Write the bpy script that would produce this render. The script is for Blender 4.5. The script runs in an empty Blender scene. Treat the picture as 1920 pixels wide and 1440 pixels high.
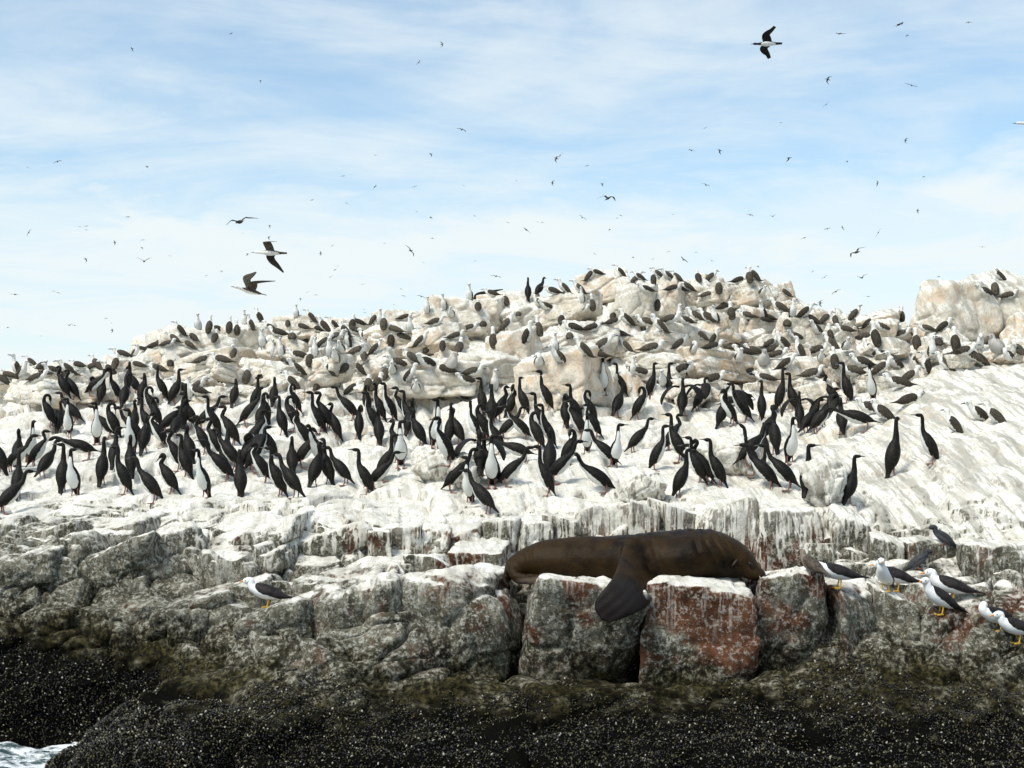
import bpy, math, random
import numpy as np
from mathutils import Vector, Matrix, Euler

random.seed(11)
SC = bpy.context.scene
COL = SC.collection
R = math.radians

# ------------------------------------------------------------------ camera
FPX = 2637.0                       # focal length in photo pixels (1920 wide)
CAM = np.array([0.0, 0.0, 2.4])    # eye height above the sea, on a boat
PITCH = math.atan(150 / FPX)       # horizon lies below the picture's middle
cd = bpy.data.cameras.new('camera')
cam = bpy.data.objects.new('camera', cd)
COL.objects.link(cam)
cam.location = CAM
cam.rotation_euler = (R(90) + PITCH, 0, 0)
cd.sensor_width = 36.0
cd.lens = 36.0 * FPX / 1920.0
cd.clip_start = 0.1
cd.clip_end = 20000
SC.camera = cam

# ------------------------------------------------------------------ sky and sun
SUN_EL, SUN_AZ = R(54), R(-134)     # azimuth from +Y clockwise: high, from the left and a little behind the viewer
w = bpy.data.worlds.new('World')
SC.world = w
w.use_nodes = True
NT = w.node_tree
NT.nodes.clear()


class G:
    """small helper to write node graphs"""
    def __init__(s, nt):
        s.nt = nt

    def n(s, t, **kw):
        nd = s.nt.nodes.new(t)
        for k, v in kw.items():
            setattr(nd, k, v)
        return nd

    def put(s, sock, v):
        if v is None:
            return
        if hasattr(v, 'is_linked') or hasattr(v, 'links'):
            s.nt.links.new(v, sock)
        elif isinstance(v, (tuple, list)) and len(v) == 3 and sock.type == 'RGBA':
            sock.default_value = (*v, 1)
        else:
            sock.default_value = v

    def m(s, op, a, b=None, c=None, clamp=False):
        nd = s.n('ShaderNodeMath', operation=op, use_clamp=clamp)
        for i, v in enumerate((a, b, c)):
            s.put(nd.inputs[i], v)
        return nd.outputs[0]

    def vm(s, op, a, b=None):
        nd = s.n('ShaderNodeVectorMath', operation=op)
        s.put(nd.inputs[0], a)
        s.put(nd.inputs[1], b)
        return nd.outputs[0]

    def noise(s, vec, scale, detail=4, rough=.55, dist=0):
        nd = s.n('ShaderNodeTexNoise')
        s.put(nd.inputs['Vector'], vec)
        nd.inputs['Scale'].default_value = scale
        nd.inputs['Detail'].default_value = detail
        nd.inputs['Roughness'].default_value = rough
        nd.inputs['Distortion'].default_value = dist
        return nd.outputs['Fac']

    def ss(s, v, a, b, lo=0.0, hi=1.0):
        nd = s.n('ShaderNodeMapRange', interpolation_type='SMOOTHSTEP')
        s.put(nd.inputs[0], v)
        for i, x in enumerate((a, b, lo, hi)):
            s.put(nd.inputs[1 + i], x)
        return nd.outputs[0]

    def mix(s, f, a, b):
        nd = s.n('ShaderNodeMix', data_type='RGBA')
        s.put(nd.inputs[0], f)
        s.put(nd.inputs[6], a)
        s.put(nd.inputs[7], b)
        return nd.outputs[2]

    def sep(s, v):
        nd = s.n('ShaderNodeSeparateXYZ')
        s.put(nd.inputs[0], v)
        return nd.outputs

    def comb(s, x, y, z):
        nd = s.n('ShaderNodeCombineXYZ')
        for i, v in enumerate((x, y, z)):
            s.put(nd.inputs[i], v)
        return nd.outputs[0]


g = G(NT)
sky = g.n('ShaderNodeTexSky', sky_type='NISHITA', sun_disc=False)
sky.sun_elevation = SUN_EL
sky.sun_rotation = SUN_AZ
sky.air_density = 1.0
sky.dust_density = 1.0
sky.ozone_density = 0.0
tc = g.n('ShaderNodeTexCoord')
d = g.sep(tc.outputs['Generated'])
up = g.m('MAXIMUM', d[2], 0.0)
den = g.m('ADD', up, 0.10)
uv = g.comb(g.m('DIVIDE', d[0], den), g.m('MULTIPLY', g.m('DIVIDE', d[1], den), 1.0), 0.0)
uv = g.vm('ADD', uv, (3.7, 1.9, 0.0))
n1 = g.noise(uv, 0.95, 6, .58, .6)
n2 = g.noise(g.vm('MULTIPLY', uv, (0.9, 1.35, 1)), 1.3, 6, .6, .7)
veil = g.ss(g.m('ADD', g.m('MULTIPLY', n1, .6), g.m('MULTIPLY', n2, .5)), .44, .70, .18, .95)
edge = g.m('ADD', g.m('MULTIPLY', g.m('SUBTRACT', n1, .5), .16), g.m('MULTIPLY', g.m('SUBTRACT', n2, .5), .09))
bank = g.ss(g.m('ADD', up, edge), .215, .165, 0, 1)
n3 = g.noise(g.vm('ADD', uv, (11.0, 4.0, 0.0)), 1.7, 6, .6, .8)
mask = g.m('MAXIMUM', g.m('MULTIPLY', veil, .82), g.m('MULTIPLY', bank, g.ss(n3, .62, .42, .70, .98)))
b1 = g.n('ShaderNodeBackground')
g.put(b1.inputs[0], g.vm('MULTIPLY', sky.outputs[0], (.86, 1.02, 1.04)))
b1.inputs[1].default_value = 0.15
b2 = g.n('ShaderNodeBackground')
b2.inputs[0].default_value = (.90, .98, 1.0, 1)
b2.inputs[1].default_value = 0.80
ms = g.n('ShaderNodeMixShader')
g.put(ms.inputs[0], mask)
NT.links.new(b1.outputs[0], ms.inputs[1])
NT.links.new(b2.outputs[0], ms.inputs[2])
wo = g.n('ShaderNodeOutputWorld')
NT.links.new(ms.outputs[0], wo.inputs[0])

sl = bpy.data.lights.new('sun', 'SUN')
sl.energy = 2.9
sl.angle = R(20)
sl.color = (1.0, .95, .87)
so = bpy.data.objects.new('sun', sl)
COL.objects.link(so)
sdir = Vector((math.sin(SUN_AZ) * math.cos(SUN_EL), math.cos(SUN_AZ) * math.cos(SUN_EL), math.sin(SUN_EL)))
so.rotation_euler = sdir.to_track_quat('Z', 'Y').to_euler()
so.location = sdir * 60

SC.view_settings.view_transform = 'Standard'
SC.view_settings.look = 'None'
SC.view_settings.exposure = 0.28
SC.view_settings.gamma = 1.0
SC.render.engine = 'CYCLES'
SC.cycles.use_denoising = True
SC.cycles.max_bounces = 4
SC.cycles.diffuse_bounces = 2
SC.cycles.glossy_bounces = 2
SC.cycles.use_adaptive_sampling = True
SC.cycles.adaptive_threshold = .02


def ray(px, py):
    """world direction through a photo pixel"""
    x, y = (px - 960) / FPX, (720 - py) / FPX
    c, s = math.cos(PITCH), math.sin(PITCH)
    return np.array([x, c - y * s, s + y * c])


def at(px, py, Y):
    """the place seen at a photo pixel, Y metres ahead"""
    v = ray(px, py)
    return CAM + v * (Y / v[1])


# ------------------------------------------------------------------ numpy noise
def hsh(ix, iy, iz, seed=0):
    h = (ix.astype(np.int64) * 374761393 + iy.astype(np.int64) * 668265263 + iz.astype(np.int64) * 2147483647
         + seed * 974634777) & 0xFFFFFFFF
    h = ((h ^ (h >> 13)) * 1274126177) & 0xFFFFFFFF
    h = ((h ^ (h >> 16)) * 2246822519) & 0xFFFFFFFF
    return ((h ^ (h >> 15)) & 0xFFFFFF) / float(0x1000000)


def vnoise(p, seed=0):
    i = np.floor(p).astype(np.int64)
    f = p - i
    u = f * f * f * (f * (f * 6 - 15) + 10)
    r = 0
    for a in (0, 1):
        wx = u[..., 0] if a else 1 - u[..., 0]
        for b in (0, 1):
            wy = u[..., 1] if b else 1 - u[..., 1]
            for c in (0, 1):
                wz = u[..., 2] if c else 1 - u[..., 2]
                r = r + wx * wy * wz * hsh(i[..., 0] + a, i[..., 1] + b, i[..., 2] + c, seed)
    return r * 2 - 1


def fbm(p, scale, oct=4, seed=0, gain=.5):
    r, a, s = 0, 1.0, scale
    for o in range(oct):
        r = r + a * vnoise(p * s, seed + o * 17)
        a *= gain
        s *= 2.03
    return r


def worley(p, seed=0):
    """F1, F2, cell id, vector from the cell's centre"""
    i = np.floor(p).astype(np.int64)
    f1 = np.full(p.shape[:-1], 9.0)
    f2 = f1.copy()
    cid = np.zeros(p.shape[:-1])
    dv = np.zeros(p.shape)
    for a in (-1, 0, 1):
        for b in (-1, 0, 1):
            for c in (-1, 0, 1):
                x, y, z = i[..., 0] + a, i[..., 1] + b, i[..., 2] + c
                q = np.stack([x + hsh(x, y, z, seed), y + hsh(x, y, z, seed + 1), z + hsh(x, y, z, seed + 2)], -1)
                v = p - q
                dd = np.sqrt((v * v).sum(-1))
                near = dd < f1
                f2 = np.where(near, f1, np.minimum(f2, dd))
                cid = np.where(near, hsh(x, y, z, seed + 3), cid)
                dv = np.where(near[..., None], v, dv)
                f1 = np.where(near, dd, f1)
    return f1, f2, cid, dv


def facets(p, seed, tilt=.6):
    """broken-rock relief: every cell is a tilted plane of its own, with joints between"""
    f1, f2, cid, dv = worley(p, seed)
    k = (cid * 9973).astype(np.int64)
    z = np.zeros_like(k)
    gx, gy, gz = (hsh(k, z, z, s) - .5 for s in (5, 6, 7))
    off = (cid - .5) + tilt * 2 * (gx * dv[..., 0] + gy * dv[..., 1] + gz * dv[..., 2])
    return off, f2 - f1


# ------------------------------------------------------------------ objects
def mesh_np(name, V, F, smooth=True):
    """mesh from a vertex array and an array of quads or triangles"""
    me = bpy.data.meshes.new(name)
    V = np.ascontiguousarray(V, dtype=np.float32).reshape(-1, 3)
    F = np.ascontiguousarray(F, dtype=np.int32)
    k = F.shape[1]
    me.vertices.add(len(V))
    me.vertices.foreach_set('co', V.ravel())
    me.loops.add(F.size)
    me.loops.foreach_set('vertex_index', F.ravel())
    me.polygons.add(len(F))
    me.polygons.foreach_set('loop_start', np.arange(0, F.size, k, dtype=np.int32))
    me.polygons.foreach_set('loop_total', np.full(len(F), k, dtype=np.int32))
    me.polygons.foreach_set('use_smooth', np.full(len(F), smooth))
    me.update(calc_edges=True)
    return me


def link(name, me, mat=None, parent=None, **props):
    o = bpy.data.objects.new(name, me)
    COL.objects.link(o)
    if mat is not None and len(me.materials) == 0:
        me.materials.append(mat)
    if parent is not None:
        o.parent = parent
    for k, v in props.items():
        o[k] = v
    return o


def grid_faces(nr, nc, wrap=False):
    i = np.arange(nr - 1)[:, None]
    j = np.arange(nc if wrap else nc - 1)[None]
    j2 = (j + 1) % nc
    a = i * nc + j
    return np.stack([a, i * nc + j2, (i + 1) * nc + j2, (i + 1) * nc + j], -1).reshape(-1, 4)


def new_mat(name):
    m = bpy.data.materials.new(name)
    m.use_nodes = True
    nt = m.node_tree
    nt.nodes.clear()
    gg = G(nt)
    out = gg.n('ShaderNodeOutputMaterial')
    p = gg.n('ShaderNodeBsdfPrincipled')
    nt.links.new(p.outputs[0], out.inputs[0])
    return m, gg, p


# ------------------------------------------------------------------ materials
def rock_material(name='sea_rock', redder=0.0, drier=0.0, runs=0.0):
    m, g, p = new_mat(name)
    geo = g.n('ShaderNodeNewGeometry')
    P = geo.outputs['Position']
    x, y, z = g.sep(P)
    nz = g.sep(geo.outputs['Normal'])[2]
    na = g.noise(P, 0.9, 5, .6)
    nb = g.noise(P, 4.5, 6, .65)
    nc = g.noise(P, 22, 5, .7)
    nd = g.noise(g.vm('ADD', P, (7, 3, 11)), 2.1, 5, .6)
    ne = g.noise(P, 60, 3, .7)
    # height above the sea, its bands made ragged by noise
    zz = g.m('ADD', z, g.m('ADD', g.m('MULTIPLY', g.m('SUBTRACT', na, .5), .55), g.m('MULTIPLY', g.m('SUBTRACT', nb, .5), .45)))
    zz = g.m('SUBTRACT', zz, g.ss(x, -2.4, -3.9, -drier, .34 - drier))      # the swell reaches higher on the left
    # bare rock
    grey = g.mix(g.ss(nb, .35, .68), (.060, .055, .038), (.22, .205, .155))
    grey = g.mix(g.m('MULTIPLY', g.ss(nc, .49, .60), .78), grey, (.44, .435, .37))
    grey = g.mix(g.m('MULTIPLY', g.ss(ne, .53, .62), .85), grey, (.025, .022, .013))
    red = g.mix(g.ss(nb, .3, .7), (.040, .017, .009), (.15, .064, .032))
    red = g.mix(g.m('MULTIPLY', g.ss(nc, .50, .62), .7), red, (.40, .36, .31))
    red = g.mix(g.m('MULTIPLY', g.ss(ne, .58, .68), .7), red, (.03, .012, .008))
    redf = g.m('MULTIPLY', g.ss(g.m('ADD', nd, g.m('ADD', g.m('ADD', g.m('MULTIPLY', g.m('MINIMUM', x, 1.4), .035), g.ss(x, 2.3, 3.2, 0, -.09)), redder)), .50, .62), g.m('MULTIPLY', g.ss(zz, .55, .95), g.ss(zz, 2.25, 1.85)))
    low = g.mix(redf, grey, red)
    olive = g.mix(g.ss(nc, .4, .65), (.007, .006, .0025), (.070, .058, .018))
    olive = g.mix(g.m('MULTIPLY', g.ss(nb, .6, .72), .5), olive, (.07, .085, .016))
    low = g.mix(g.m('MULTIPLY', g.ss(g.m('ADD', zz, g.m('ADD', g.m('MULTIPLY', g.m('SUBTRACT', nc, .5), .8), g.m('MULTIPLY', g.m('SUBTRACT', nd, .5), 1.0))), 1.02, .54), g.ss(nb, .72, .5, .55, 1)), low, olive)
    blackf = g.ss(g.m('ADD', zz, g.m('MULTIPLY', g.m('SUBTRACT', nb, .5), .3)), .60, .34)
    low = g.mix(blackf, low, (.005, .005, .004))
    cream = g.mix(g.ss(nb, .35, .7), (.68, .59, .46), (.84, .74, .59))
    cream = g.mix(g.m('MULTIPLY', g.ss(nd, .50, .66), .8), cream, (.72, .47, .27))
    cream = g.mix(g.m('MULTIPLY', g.ss(na, .54, .68), .5), cream, (.50, .48, .41))
    cream = g.mix(g.m('MULTIPLY', g.ss(nc, .60, .7), .35), cream, (.22, .18, .12))
    oi = g.n('ShaderNodeObjectInfo')
    rnd = oi.outputs['Random']
    cream = g.mix(g.ss(rnd, .6, .95, 0, .5), cream, (.80, .57, .36))
    cream = g.mix(g.ss(rnd, .25, .05, 0, .4), cream, (.48, .46, .39))
    upper = g.mix(g.ss(zz, 2.0, 3.0), (.26, .24, .20), cream)
    rock = g.mix(g.ss(zz, 1.75, 2.2), low, upper)
    # droppings: they lie on what faces up and run down in streaks from the edges
    sv = g.vm('MULTIPLY', P, (15, 15, 1.1))
    s1 = g.noise(sv, 1.0, 4, .6)
    s2 = g.noise(g.vm('MULTIPLY', P, (34, 34, 1.6)), 1.0, 3, .6)
    streak = g.m('ADD', g.m('MULTIPLY', s1, .6), g.m('MULTIPLY', s2, .4))
    hz = g.ss(zz, .75, 1.8)                    # more birds, more droppings, higher up
    hz2 = g.ss(zz, 1.55, 1.95)
    lie = g.m('ADD', nz, g.m('MULTIPLY', g.m('SUBTRACT', nb, .5), .9))
    lie = g.m('ADD', lie, g.m('MULTIPLY', g.m('SUBTRACT', nc, .5), .7))
    top = g.m('MULTIPLY', g.ss(g.m('ADD', lie, g.m('ADD', g.m('MULTIPLY', hz, .55), g.ss(zz, 2.8, 4.0, 0, .28))), .95, 1.30), g.ss(zz, .75, 1.35))
    run = g.m('MULTIPLY', g.ss(g.m('ADD', streak, g.m('SUBTRACT', g.m('MULTIPLY', hz2, .07), runs)), .49, .57), g.ss(zz, 1.05, 1.75))
    # thinner on the upper, older boulders
    thin = g.ss(zz, 2.9, 4.2, 1, .62)
    cover = g.m('MAXIMUM', top, g.m('MULTIPLY', g.m('MULTIPLY', run, .9), thin), clamp=True)
    sd = g.noise(g.vm('MULTIPLY', g.comb(g.m('ADD', x, g.m('MULTIPLY', z, .35)), y, z), (7.5, .9, .8)), 1.0, 5, .62)
    guano = g.mix(g.ss(nb, .35, .65), (.70, .67, .58), (.86, .835, .76))
    guano = g.mix(g.m('MULTIPLY', g.ss(sd, .45, .62), g.ss(x, 2.3, 4.0, .5, .9)), guano, (.36, .345, .295))
    sf = g.noise(g.vm('MULTIPLY', g.comb(g.m('ADD', x, g.m('MULTIPLY', z, .35)), y, z), (27, 2.0, 1.7)), 1.0, 4, .6)
    guano = g.mix(g.m('MULTIPLY', g.ss(sf, .53, .64), g.ss(x, 1.5, 4.0, .35, .85)), guano, (.33, .315, .27))
    guano = g.mix(g.m('MULTIPLY', g.ss(nc, .52, .64), .65), guano, (.40, .37, .30))
    guano = g.mix(g.m('MULTIPLY', g.ss(nd, .50, .66), .5), guano, (.47, .435, .36))
    guano = g.mix(g.m('MULTIPLY', g.ss(s1, .56, .68), .45), guano, (.47, .46, .43))
    col = g.mix(cover, rock, guano)
    g.put(p.inputs['Base Color'], col)
    g.put(p.inputs['Roughness'], g.mix(blackf, (.9, .9, .9), (.7, .7, .7)))
    g.put(p.inputs['Specular IOR Level'], g.ss(blackf, 0, 1, .14, 0))
    bp = g.n('ShaderNodeBump')
    g.put(bp.inputs['Strength'], g.ss(cover, 0, 1, .95, .6))
    bp.inputs['Distance'].default_value = .045
    hgt = g.m('ADD', g.m('MULTIPLY', nb, 1.2), g.m('ADD', g.m('MULTIPLY', nc, .55), g.m('ADD', g.m('MULTIPLY', s1, .35), g.m('MULTIPLY', ne, .2))))
    g.put(bp.inputs['Height'], hgt)
    g.nt.links.new(bp.outputs[0], p.inputs['Normal'])
    return m


def plain(name, col, rough=.6, var=0.0, spec=.4, col2=None, scale=30):
    m, g, p = new_mat(name)
    c = col
    if col2 is not None:
        t = g.n('ShaderNodeTexCoord')
        c = g.mix(g.ss(g.noise(t.outputs['Object'], scale, 4, .6), .38, .64), col, col2)
    if var:
        oi = g.n('ShaderNodeObjectInfo')
        hs = g.n('ShaderNodeHueSaturation')
        g.put(hs.inputs['Value'], g.m('ADD', 1 - var, g.m('MULTIPLY', oi.outputs['Random'], 2 * var)))
        g.put(hs.inputs['Color'], c)
        c = hs.outputs[0]
    g.put(p.inputs['Base Color'], c)
    p.inputs['Roughness'].default_value = rough
    p.inputs['Specular IOR Level'].default_value = spec
    return m


def plumage(name, dark, dark2, light, scale=26, var=.25, rough=.6, edge=None):
    """two-tone feathers: the mesh attribute 'pat' is negative on the dark back and wings, positive on the pale parts"""
    m, g, p = new_mat(name)
    at_ = g.n('ShaderNodeAttribute', attribute_name='pat')
    t = g.n('ShaderNodeTexCoord')
    n = g.noise(t.outputs['Object'], scale, 3, .6)
    oi = g.n('ShaderNodeObjectInfo')
    if edge is None:
        dk = g.mix(g.ss(n, .4, .62), dark, dark2)
    else:
        v = g.n('ShaderNodeTexVoronoi', feature='DISTANCE_TO_EDGE')
        g.put(v.inputs['Vector'], t.outputs['Object'])
        v.inputs['Scale'].default_value = 34
        dk = g.mix(g.ss(n, .35, .65), dark, dark2)
        dk = g.mix(g.ss(v.outputs['Distance'], .10, .03), dk, edge)
    hs = g.n('ShaderNodeHueSaturation')
    g.put(hs.inputs['Value'], g.m('ADD', 1 - var, g.m('MULTIPLY', oi.outputs['Random'], 2 * var)))
    g.put(hs.inputs['Color'], dk)
    pa = g.m('ADD', at_.outputs['Fac'], g.m('MULTIPLY', g.m('SUBTRACT', n, .5), .9 if edge else .3))
    g.put(p.inputs['Base Color'], g.mix(g.ss(pa, -.06, .06), hs.outputs[0], light))
    p.inputs['Roughness'].default_value = rough
    p.inputs['Specular IOR Level'].default_value = .18
    bp = g.n('ShaderNodeBump')
    bp.inputs['Strength'].default_value = .35
    bp.inputs['Distance'].default_value = .006
    g.put(bp.inputs['Height'], n)
    g.nt.links.new(bp.outputs[0], p.inputs['Normal'])
    return m


M = {}
M['rock'] = rock_material()
M['red_rock'] = rock_material('red_sea_rock', .075, .16, .035)
M['brown_rock'] = rock_material('brown_sea_rock', .03, .06, .03)
M['cormorant'] = plumage('cormorant_plumage', (.004, .0036, .0028), (.013, .011, .0075), (.62, .63, .59), 30, .3, .6)
M['booby'] = plumage('booby_plumage', (.018, .015, .010), (.050, .041, .030), (.70, .69, .64), 22, .4, .75, edge=(.10, .085, .062))
M['gull'] = plumage('gull_plumage', (.012, .010, .010), (.028, .023, .022), (.82, .82, .81), 20, .2, .6)
M['young_gull'] = plumage('young_gull_plumage', (.055, .043, .032), (.10, .082, .062), (.20, .165, .125), 24, .1, .7)
M['tern'] = plumage('tern_plumage', (.028, .030, .034), (.045, .047, .052), (.09, .09, .10), 24, .1, .6)
M['chick'] = plumage('chick_down', (.30, .28, .25), (.42, .40, .36), (.50, .48, .44), 40, .15, .9)
M['dark_bill'] = plain('dark_bill', (.05, .045, .04), .45)
M['slate_bill'] = plain('slate_bill', (.085, .095, .11), .45)
M['yellow'] = plain('yellow_legs', (.62, .36, .03), .5)
M['orange_bill'] = plain('orange_bill', (.68, .25, .03), .45)
M['pink_legs'] = plain('pink_legs', (.20, .085, .07), .6)
M['slate_legs'] = plain('slate_legs', (.13, .14, .16), .6)
M['dark_legs'] = plain('dark_red_legs', (.12, .03, .022), .6)
M['eye'] = plain('eye', (.01, .008, .008), .2)


# ------------------------------------------------------------------ the rock island
# profiles of the island read off the photograph: for each direction, (picture row, metres ahead) from below the sea to the crest
KN = {
    -300: [(1560, 12.6), (1440, 12.6), (1300, 12.6), (1220, 12.8), (1150, 13.0), (1080, 13.4), (1030, 13.9), (980, 14.5), (940, 15.5), (870, 18), (800, 21), (750, 25), (725, 31), (715, 42)],
    0: [(1560, 12.4), (1420, 12.4), (1290, 12.4), (1200, 12.6), (1140, 12.9), (1080, 13.3), (1040, 13.8), (985, 14.4), (945, 15.3), (870, 17.5), (790, 20.5), (740, 25), (716, 31), (704, 40)],
    150: [(1560, 12.3), (1420, 12.3), (1280, 12.3), (1190, 12.6), (1130, 12.9), (1080, 13.3), (1040, 13.8), (985, 14.4), (945, 15.3), (870, 17.5), (790, 20.5), (732, 25), (704, 31), (694, 39)],
    320: [(1560, 12.0), (1400, 12.1), (1270, 12.3), (1190, 12.6), (1120, 12.9), (1075, 13.4), (1040, 13.8), (980, 14.4), (945, 15.3), (865, 17.6), (790, 20.3), (722, 24), (664, 30), (630, 36)],
    480: [(1560, 10.6), (1440, 10.9), (1290, 11.8), (1210, 12.2), (1140, 12.6), (1085, 13.2), (1045, 13.8), (985, 14.4), (945, 15.3), (865, 17.6), (785, 20.2), (717, 24), (654, 30), (620, 35)],
    640: [(1560, 10.5), (1440, 10.75), (1290, 11.7), (1220, 12.0), (1140, 12.4), (1085, 13.0), (1050, 13.8), (995, 14.3), (950, 15.3), (865, 17.6), (785, 20.1), (715, 23.8), (650, 29), (612, 34)],
    800: [(1560, 10.5), (1440, 10.75), (1290, 11.8), (1225, 12.1), (1150, 12.35), (1080, 12.9), (1055, 13.7), (990, 14.2), (945, 15.2), (865, 17.6), (785, 20), (710, 23.5), (642, 28), (596, 33)],
    950: [(1560, 10.5), (1440, 10.75), (1295, 11.9), (1285, 12.5), (1180, 12.7), (1090, 13.1), (1065, 13.8), (995, 14.2), (945, 15.2), (865, 17.6), (785, 20), (700, 23.5), (630, 27.5), (566, 32)],
    1100: [(1560, 10.5), (1440, 10.75), (1300, 11.9), (1290, 12.9), (1200, 13.0), (1110, 13.1), (1075, 13.8), (990, 14.2), (945, 15.2), (865, 17.6), (785, 19.9), (700, 23.2), (622, 27.5), (542, 32)],
    1210: [(1560, 10.5), (1440, 10.75), (1300, 11.9), (1290, 12.9), (1200, 13.0), (1110, 13.1), (1075, 13.8), (985, 14.2), (940, 15.2), (862, 17.5), (780, 19.8), (700, 23.1), (620, 27.3), (522, 32)],
    1320: [(1560, 10.5), (1440, 10.75), (1300, 11.9), (1290, 12.9), (1200, 13.0), (1110, 13.1), (1075, 13.8), (975, 14.2), (938, 15.2), (860, 17.4), (780, 19.8), (700, 23), (622, 27), (526, 32)],
    1420: [(1560, 10.5), (1440, 10.75), (1295, 11.9), (1270, 12.6), (1180, 12.8), (1100, 13.1), (1080, 13.9), (970, 14.3), (935, 15.2), (860, 17.4), (780, 19.8), (700, 23), (626, 27), (536, 31.5)],
    1560: [(1560, 10.5), (1440, 10.75), (1290, 11.8), (1250, 12.3), (1180, 12.6), (1105, 12.9), (1088, 13.7), (958, 14.3), (905, 15.3), (820, 17.5), (770, 19.8), (700, 22.6), (645, 26), (594, 29.5)],
    1680: [(1560, 10.5), (1440, 10.75), (1280, 11.8), (1230, 12.1), (1170, 12.4), (1115, 12.8), (1092, 13.6), (965, 14.4), (865, 15.8), (790, 17.2), (735, 19), (690, 21.5), (650, 25.5), (606, 28)],
    1800: [(1560, 10.5), (1440, 10.75), (1280, 11.8), (1235, 12.1), (1190, 12.3), (1150, 12.6), (1085, 13.4), (950, 14.2), (845, 15.4), (765, 16.9), (694, 18.9), (676, 22), (660, 25), (650, 27.5)],
    1920: [(1560, 10.5), (1440, 10.75), (1280, 11.8), (1240, 12.0), (1200, 12.2), (1160, 12.5), (1075, 13.3), (945, 14.0), (850, 15.1), (770, 16.7), (692, 18.7), (676, 22), (662, 25), (652, 27)],
    2250: [(1560, 10.5), (1440, 10.75), (1280, 11.8), (1240, 12.0), (1200, 12.2), (1160, 12.5), (1080, 13.3), (950, 14.0), (860, 15.1), (780, 16.7), (710, 18.7), (680, 22), (650, 25), (620, 27)],
}
#         rows of the mesh in each step of the profile
ROWS = [24, 90, 50, 70, 60, 60, 110, 80, 74, 74, 80, 74, 62, 14]
#         how broken (large joints), how rough, at each knot
BRK = [.05, .07, .08, .12, .14, .17, .17, .10, .06, .06, .12, .30, .32, .22, .1]
SML = [.03, .03, .03, .05, .06, .07, .07, .05, .026, .026, .05, .09, .10, .09, .06]
NCOL = 800
KN[-1500] = [(r + (20 if k > 7 else 0), y + .8) for k, (r, y) in enumerate(KN[-300])]      # the island goes on beyond both edges
KN[3300] = [(r + (30 if k > 7 else 0), y + .3) for k, (r, y) in enumerate(KN[2250])]
cols = np.array(sorted(KN))
K = np.array([KN[c] for c in cols], float)                         # column, knot, (row, Y)
upx = np.concatenate([np.linspace(cols[0], -220, 50), np.linspace(-216, 2136, NCOL - 100), np.linspace(2140, cols[-1], 50)])
kk = np.empty((NCOL, 14, 2))
for a in range(14):
    for b in range(2):
        kk[:, a, b] = np.interp(upx, cols, K[:, a, b])
ker = np.hanning(27)
ker /= ker.sum()
for a in range(14):
    for b in range(2):
        kk[:, a, b] = np.convolve(np.pad(kk[:, a, b], 13, mode='edge'), ker, 'valid')
W = np.empty((NCOL, 15, 3))
for a in range(14):
    for i in range(NCOL):
        W[i, a] = at(upx[i], kk[i, a, 0], kk[i, a, 1])
W[:, 14] = W[:, 13] + np.stack([W[:, 13, 0] * .2, np.full(NCOL, 9.0), -W[:, 13, 2] - .8], -1)
vk = np.concatenate([np.linspace(k, k + 1, n, endpoint=False) for k, n in enumerate(ROWS)] + [[14.0]])
NR = len(vk)
k0 = np.minimum(vk.astype(int), 13)
t = (vk - k0)[:, None, None]
Wt = W.transpose(1, 0, 2)                                          # knot, column, xyz
S = Wt[k0] * (1 - t) + Wt[k0 + 1] * t
for _ in range(6):                                                 # round the knees of the profile
    S[1:-1] = (S[:-2] + 2 * S[1:-1] + S[2:]) / 4


def normals(S):
    du = np.gradient(S, axis=1)
    dv = np.gradient(S, axis=0)
    n = np.cross(du, dv)
    return n / np.linalg.norm(n, axis=-1, keepdims=True)


Nn = normals(S)
brk = np.interp(vk, range(15), BRK)[:, None]
sml = np.interp(vk, range(15), SML)[:, None]
far = np.clip((S[..., 1] - 20) / 8, 0, 1)
warp = np.stack([fbm(S, .8, 3, 40), fbm(S, .8, 3, 50), fbm(S, .8, 3, 60)], -1) * .22
Q = S + warp
# joints dip to the left and are longer than they are thick
Q1 = np.stack([Q[..., 0] * .95 + Q[..., 2] * .35, Q[..., 1] * .9, Q[..., 2] * 1.9 - Q[..., 0] * .38], -1)
o1, c1 = facets(Q1 * .85, 3, .8)
o2, c2 = facets(Q1 * 2.3, 9, .8)
# the right-hand dome is ribbed, its joints running down it
rx = np.clip((upx[None] - 1560) / 120, 0, 1) * np.interp(vk, [5.5, 6.5, 10, 10.6], [0, 1, 1, 0])[:, None]
disp = brk * (1 - .75 * rx) * (o1 * 1.1 - .6 * np.exp(-(c1 / .07) ** 2)) + sml * (1 - .5 * rx) * (o2 * 1.2 - .9 * np.exp(-(c2 / .07) ** 2))
disp += fbm(S, .55, 4, 70) * .10 * (1 + far) + fbm(S, 4.5, 4, 80) * .022
rib = np.stack([S[..., 0] * 2.2 + S[..., 2] * .7, S[..., 1] * .25, S[..., 2] * .25], -1)
disp += rx * (fbm(rib + warp, 1.0, 4, 90) * .08 + fbm(rib + warp * 2, 3.2, 4, 95) * .016)
disp *= np.interp(vk, [0, 13.2, 14], [1, 1, .3])[:, None]
T = S + Nn * disp[..., None]
TN = normals(T)
island = link('rock_island', mesh_np('rock_island', T, grid_faces(NR, NCOL)), M['rock'], kind='structure')


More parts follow.
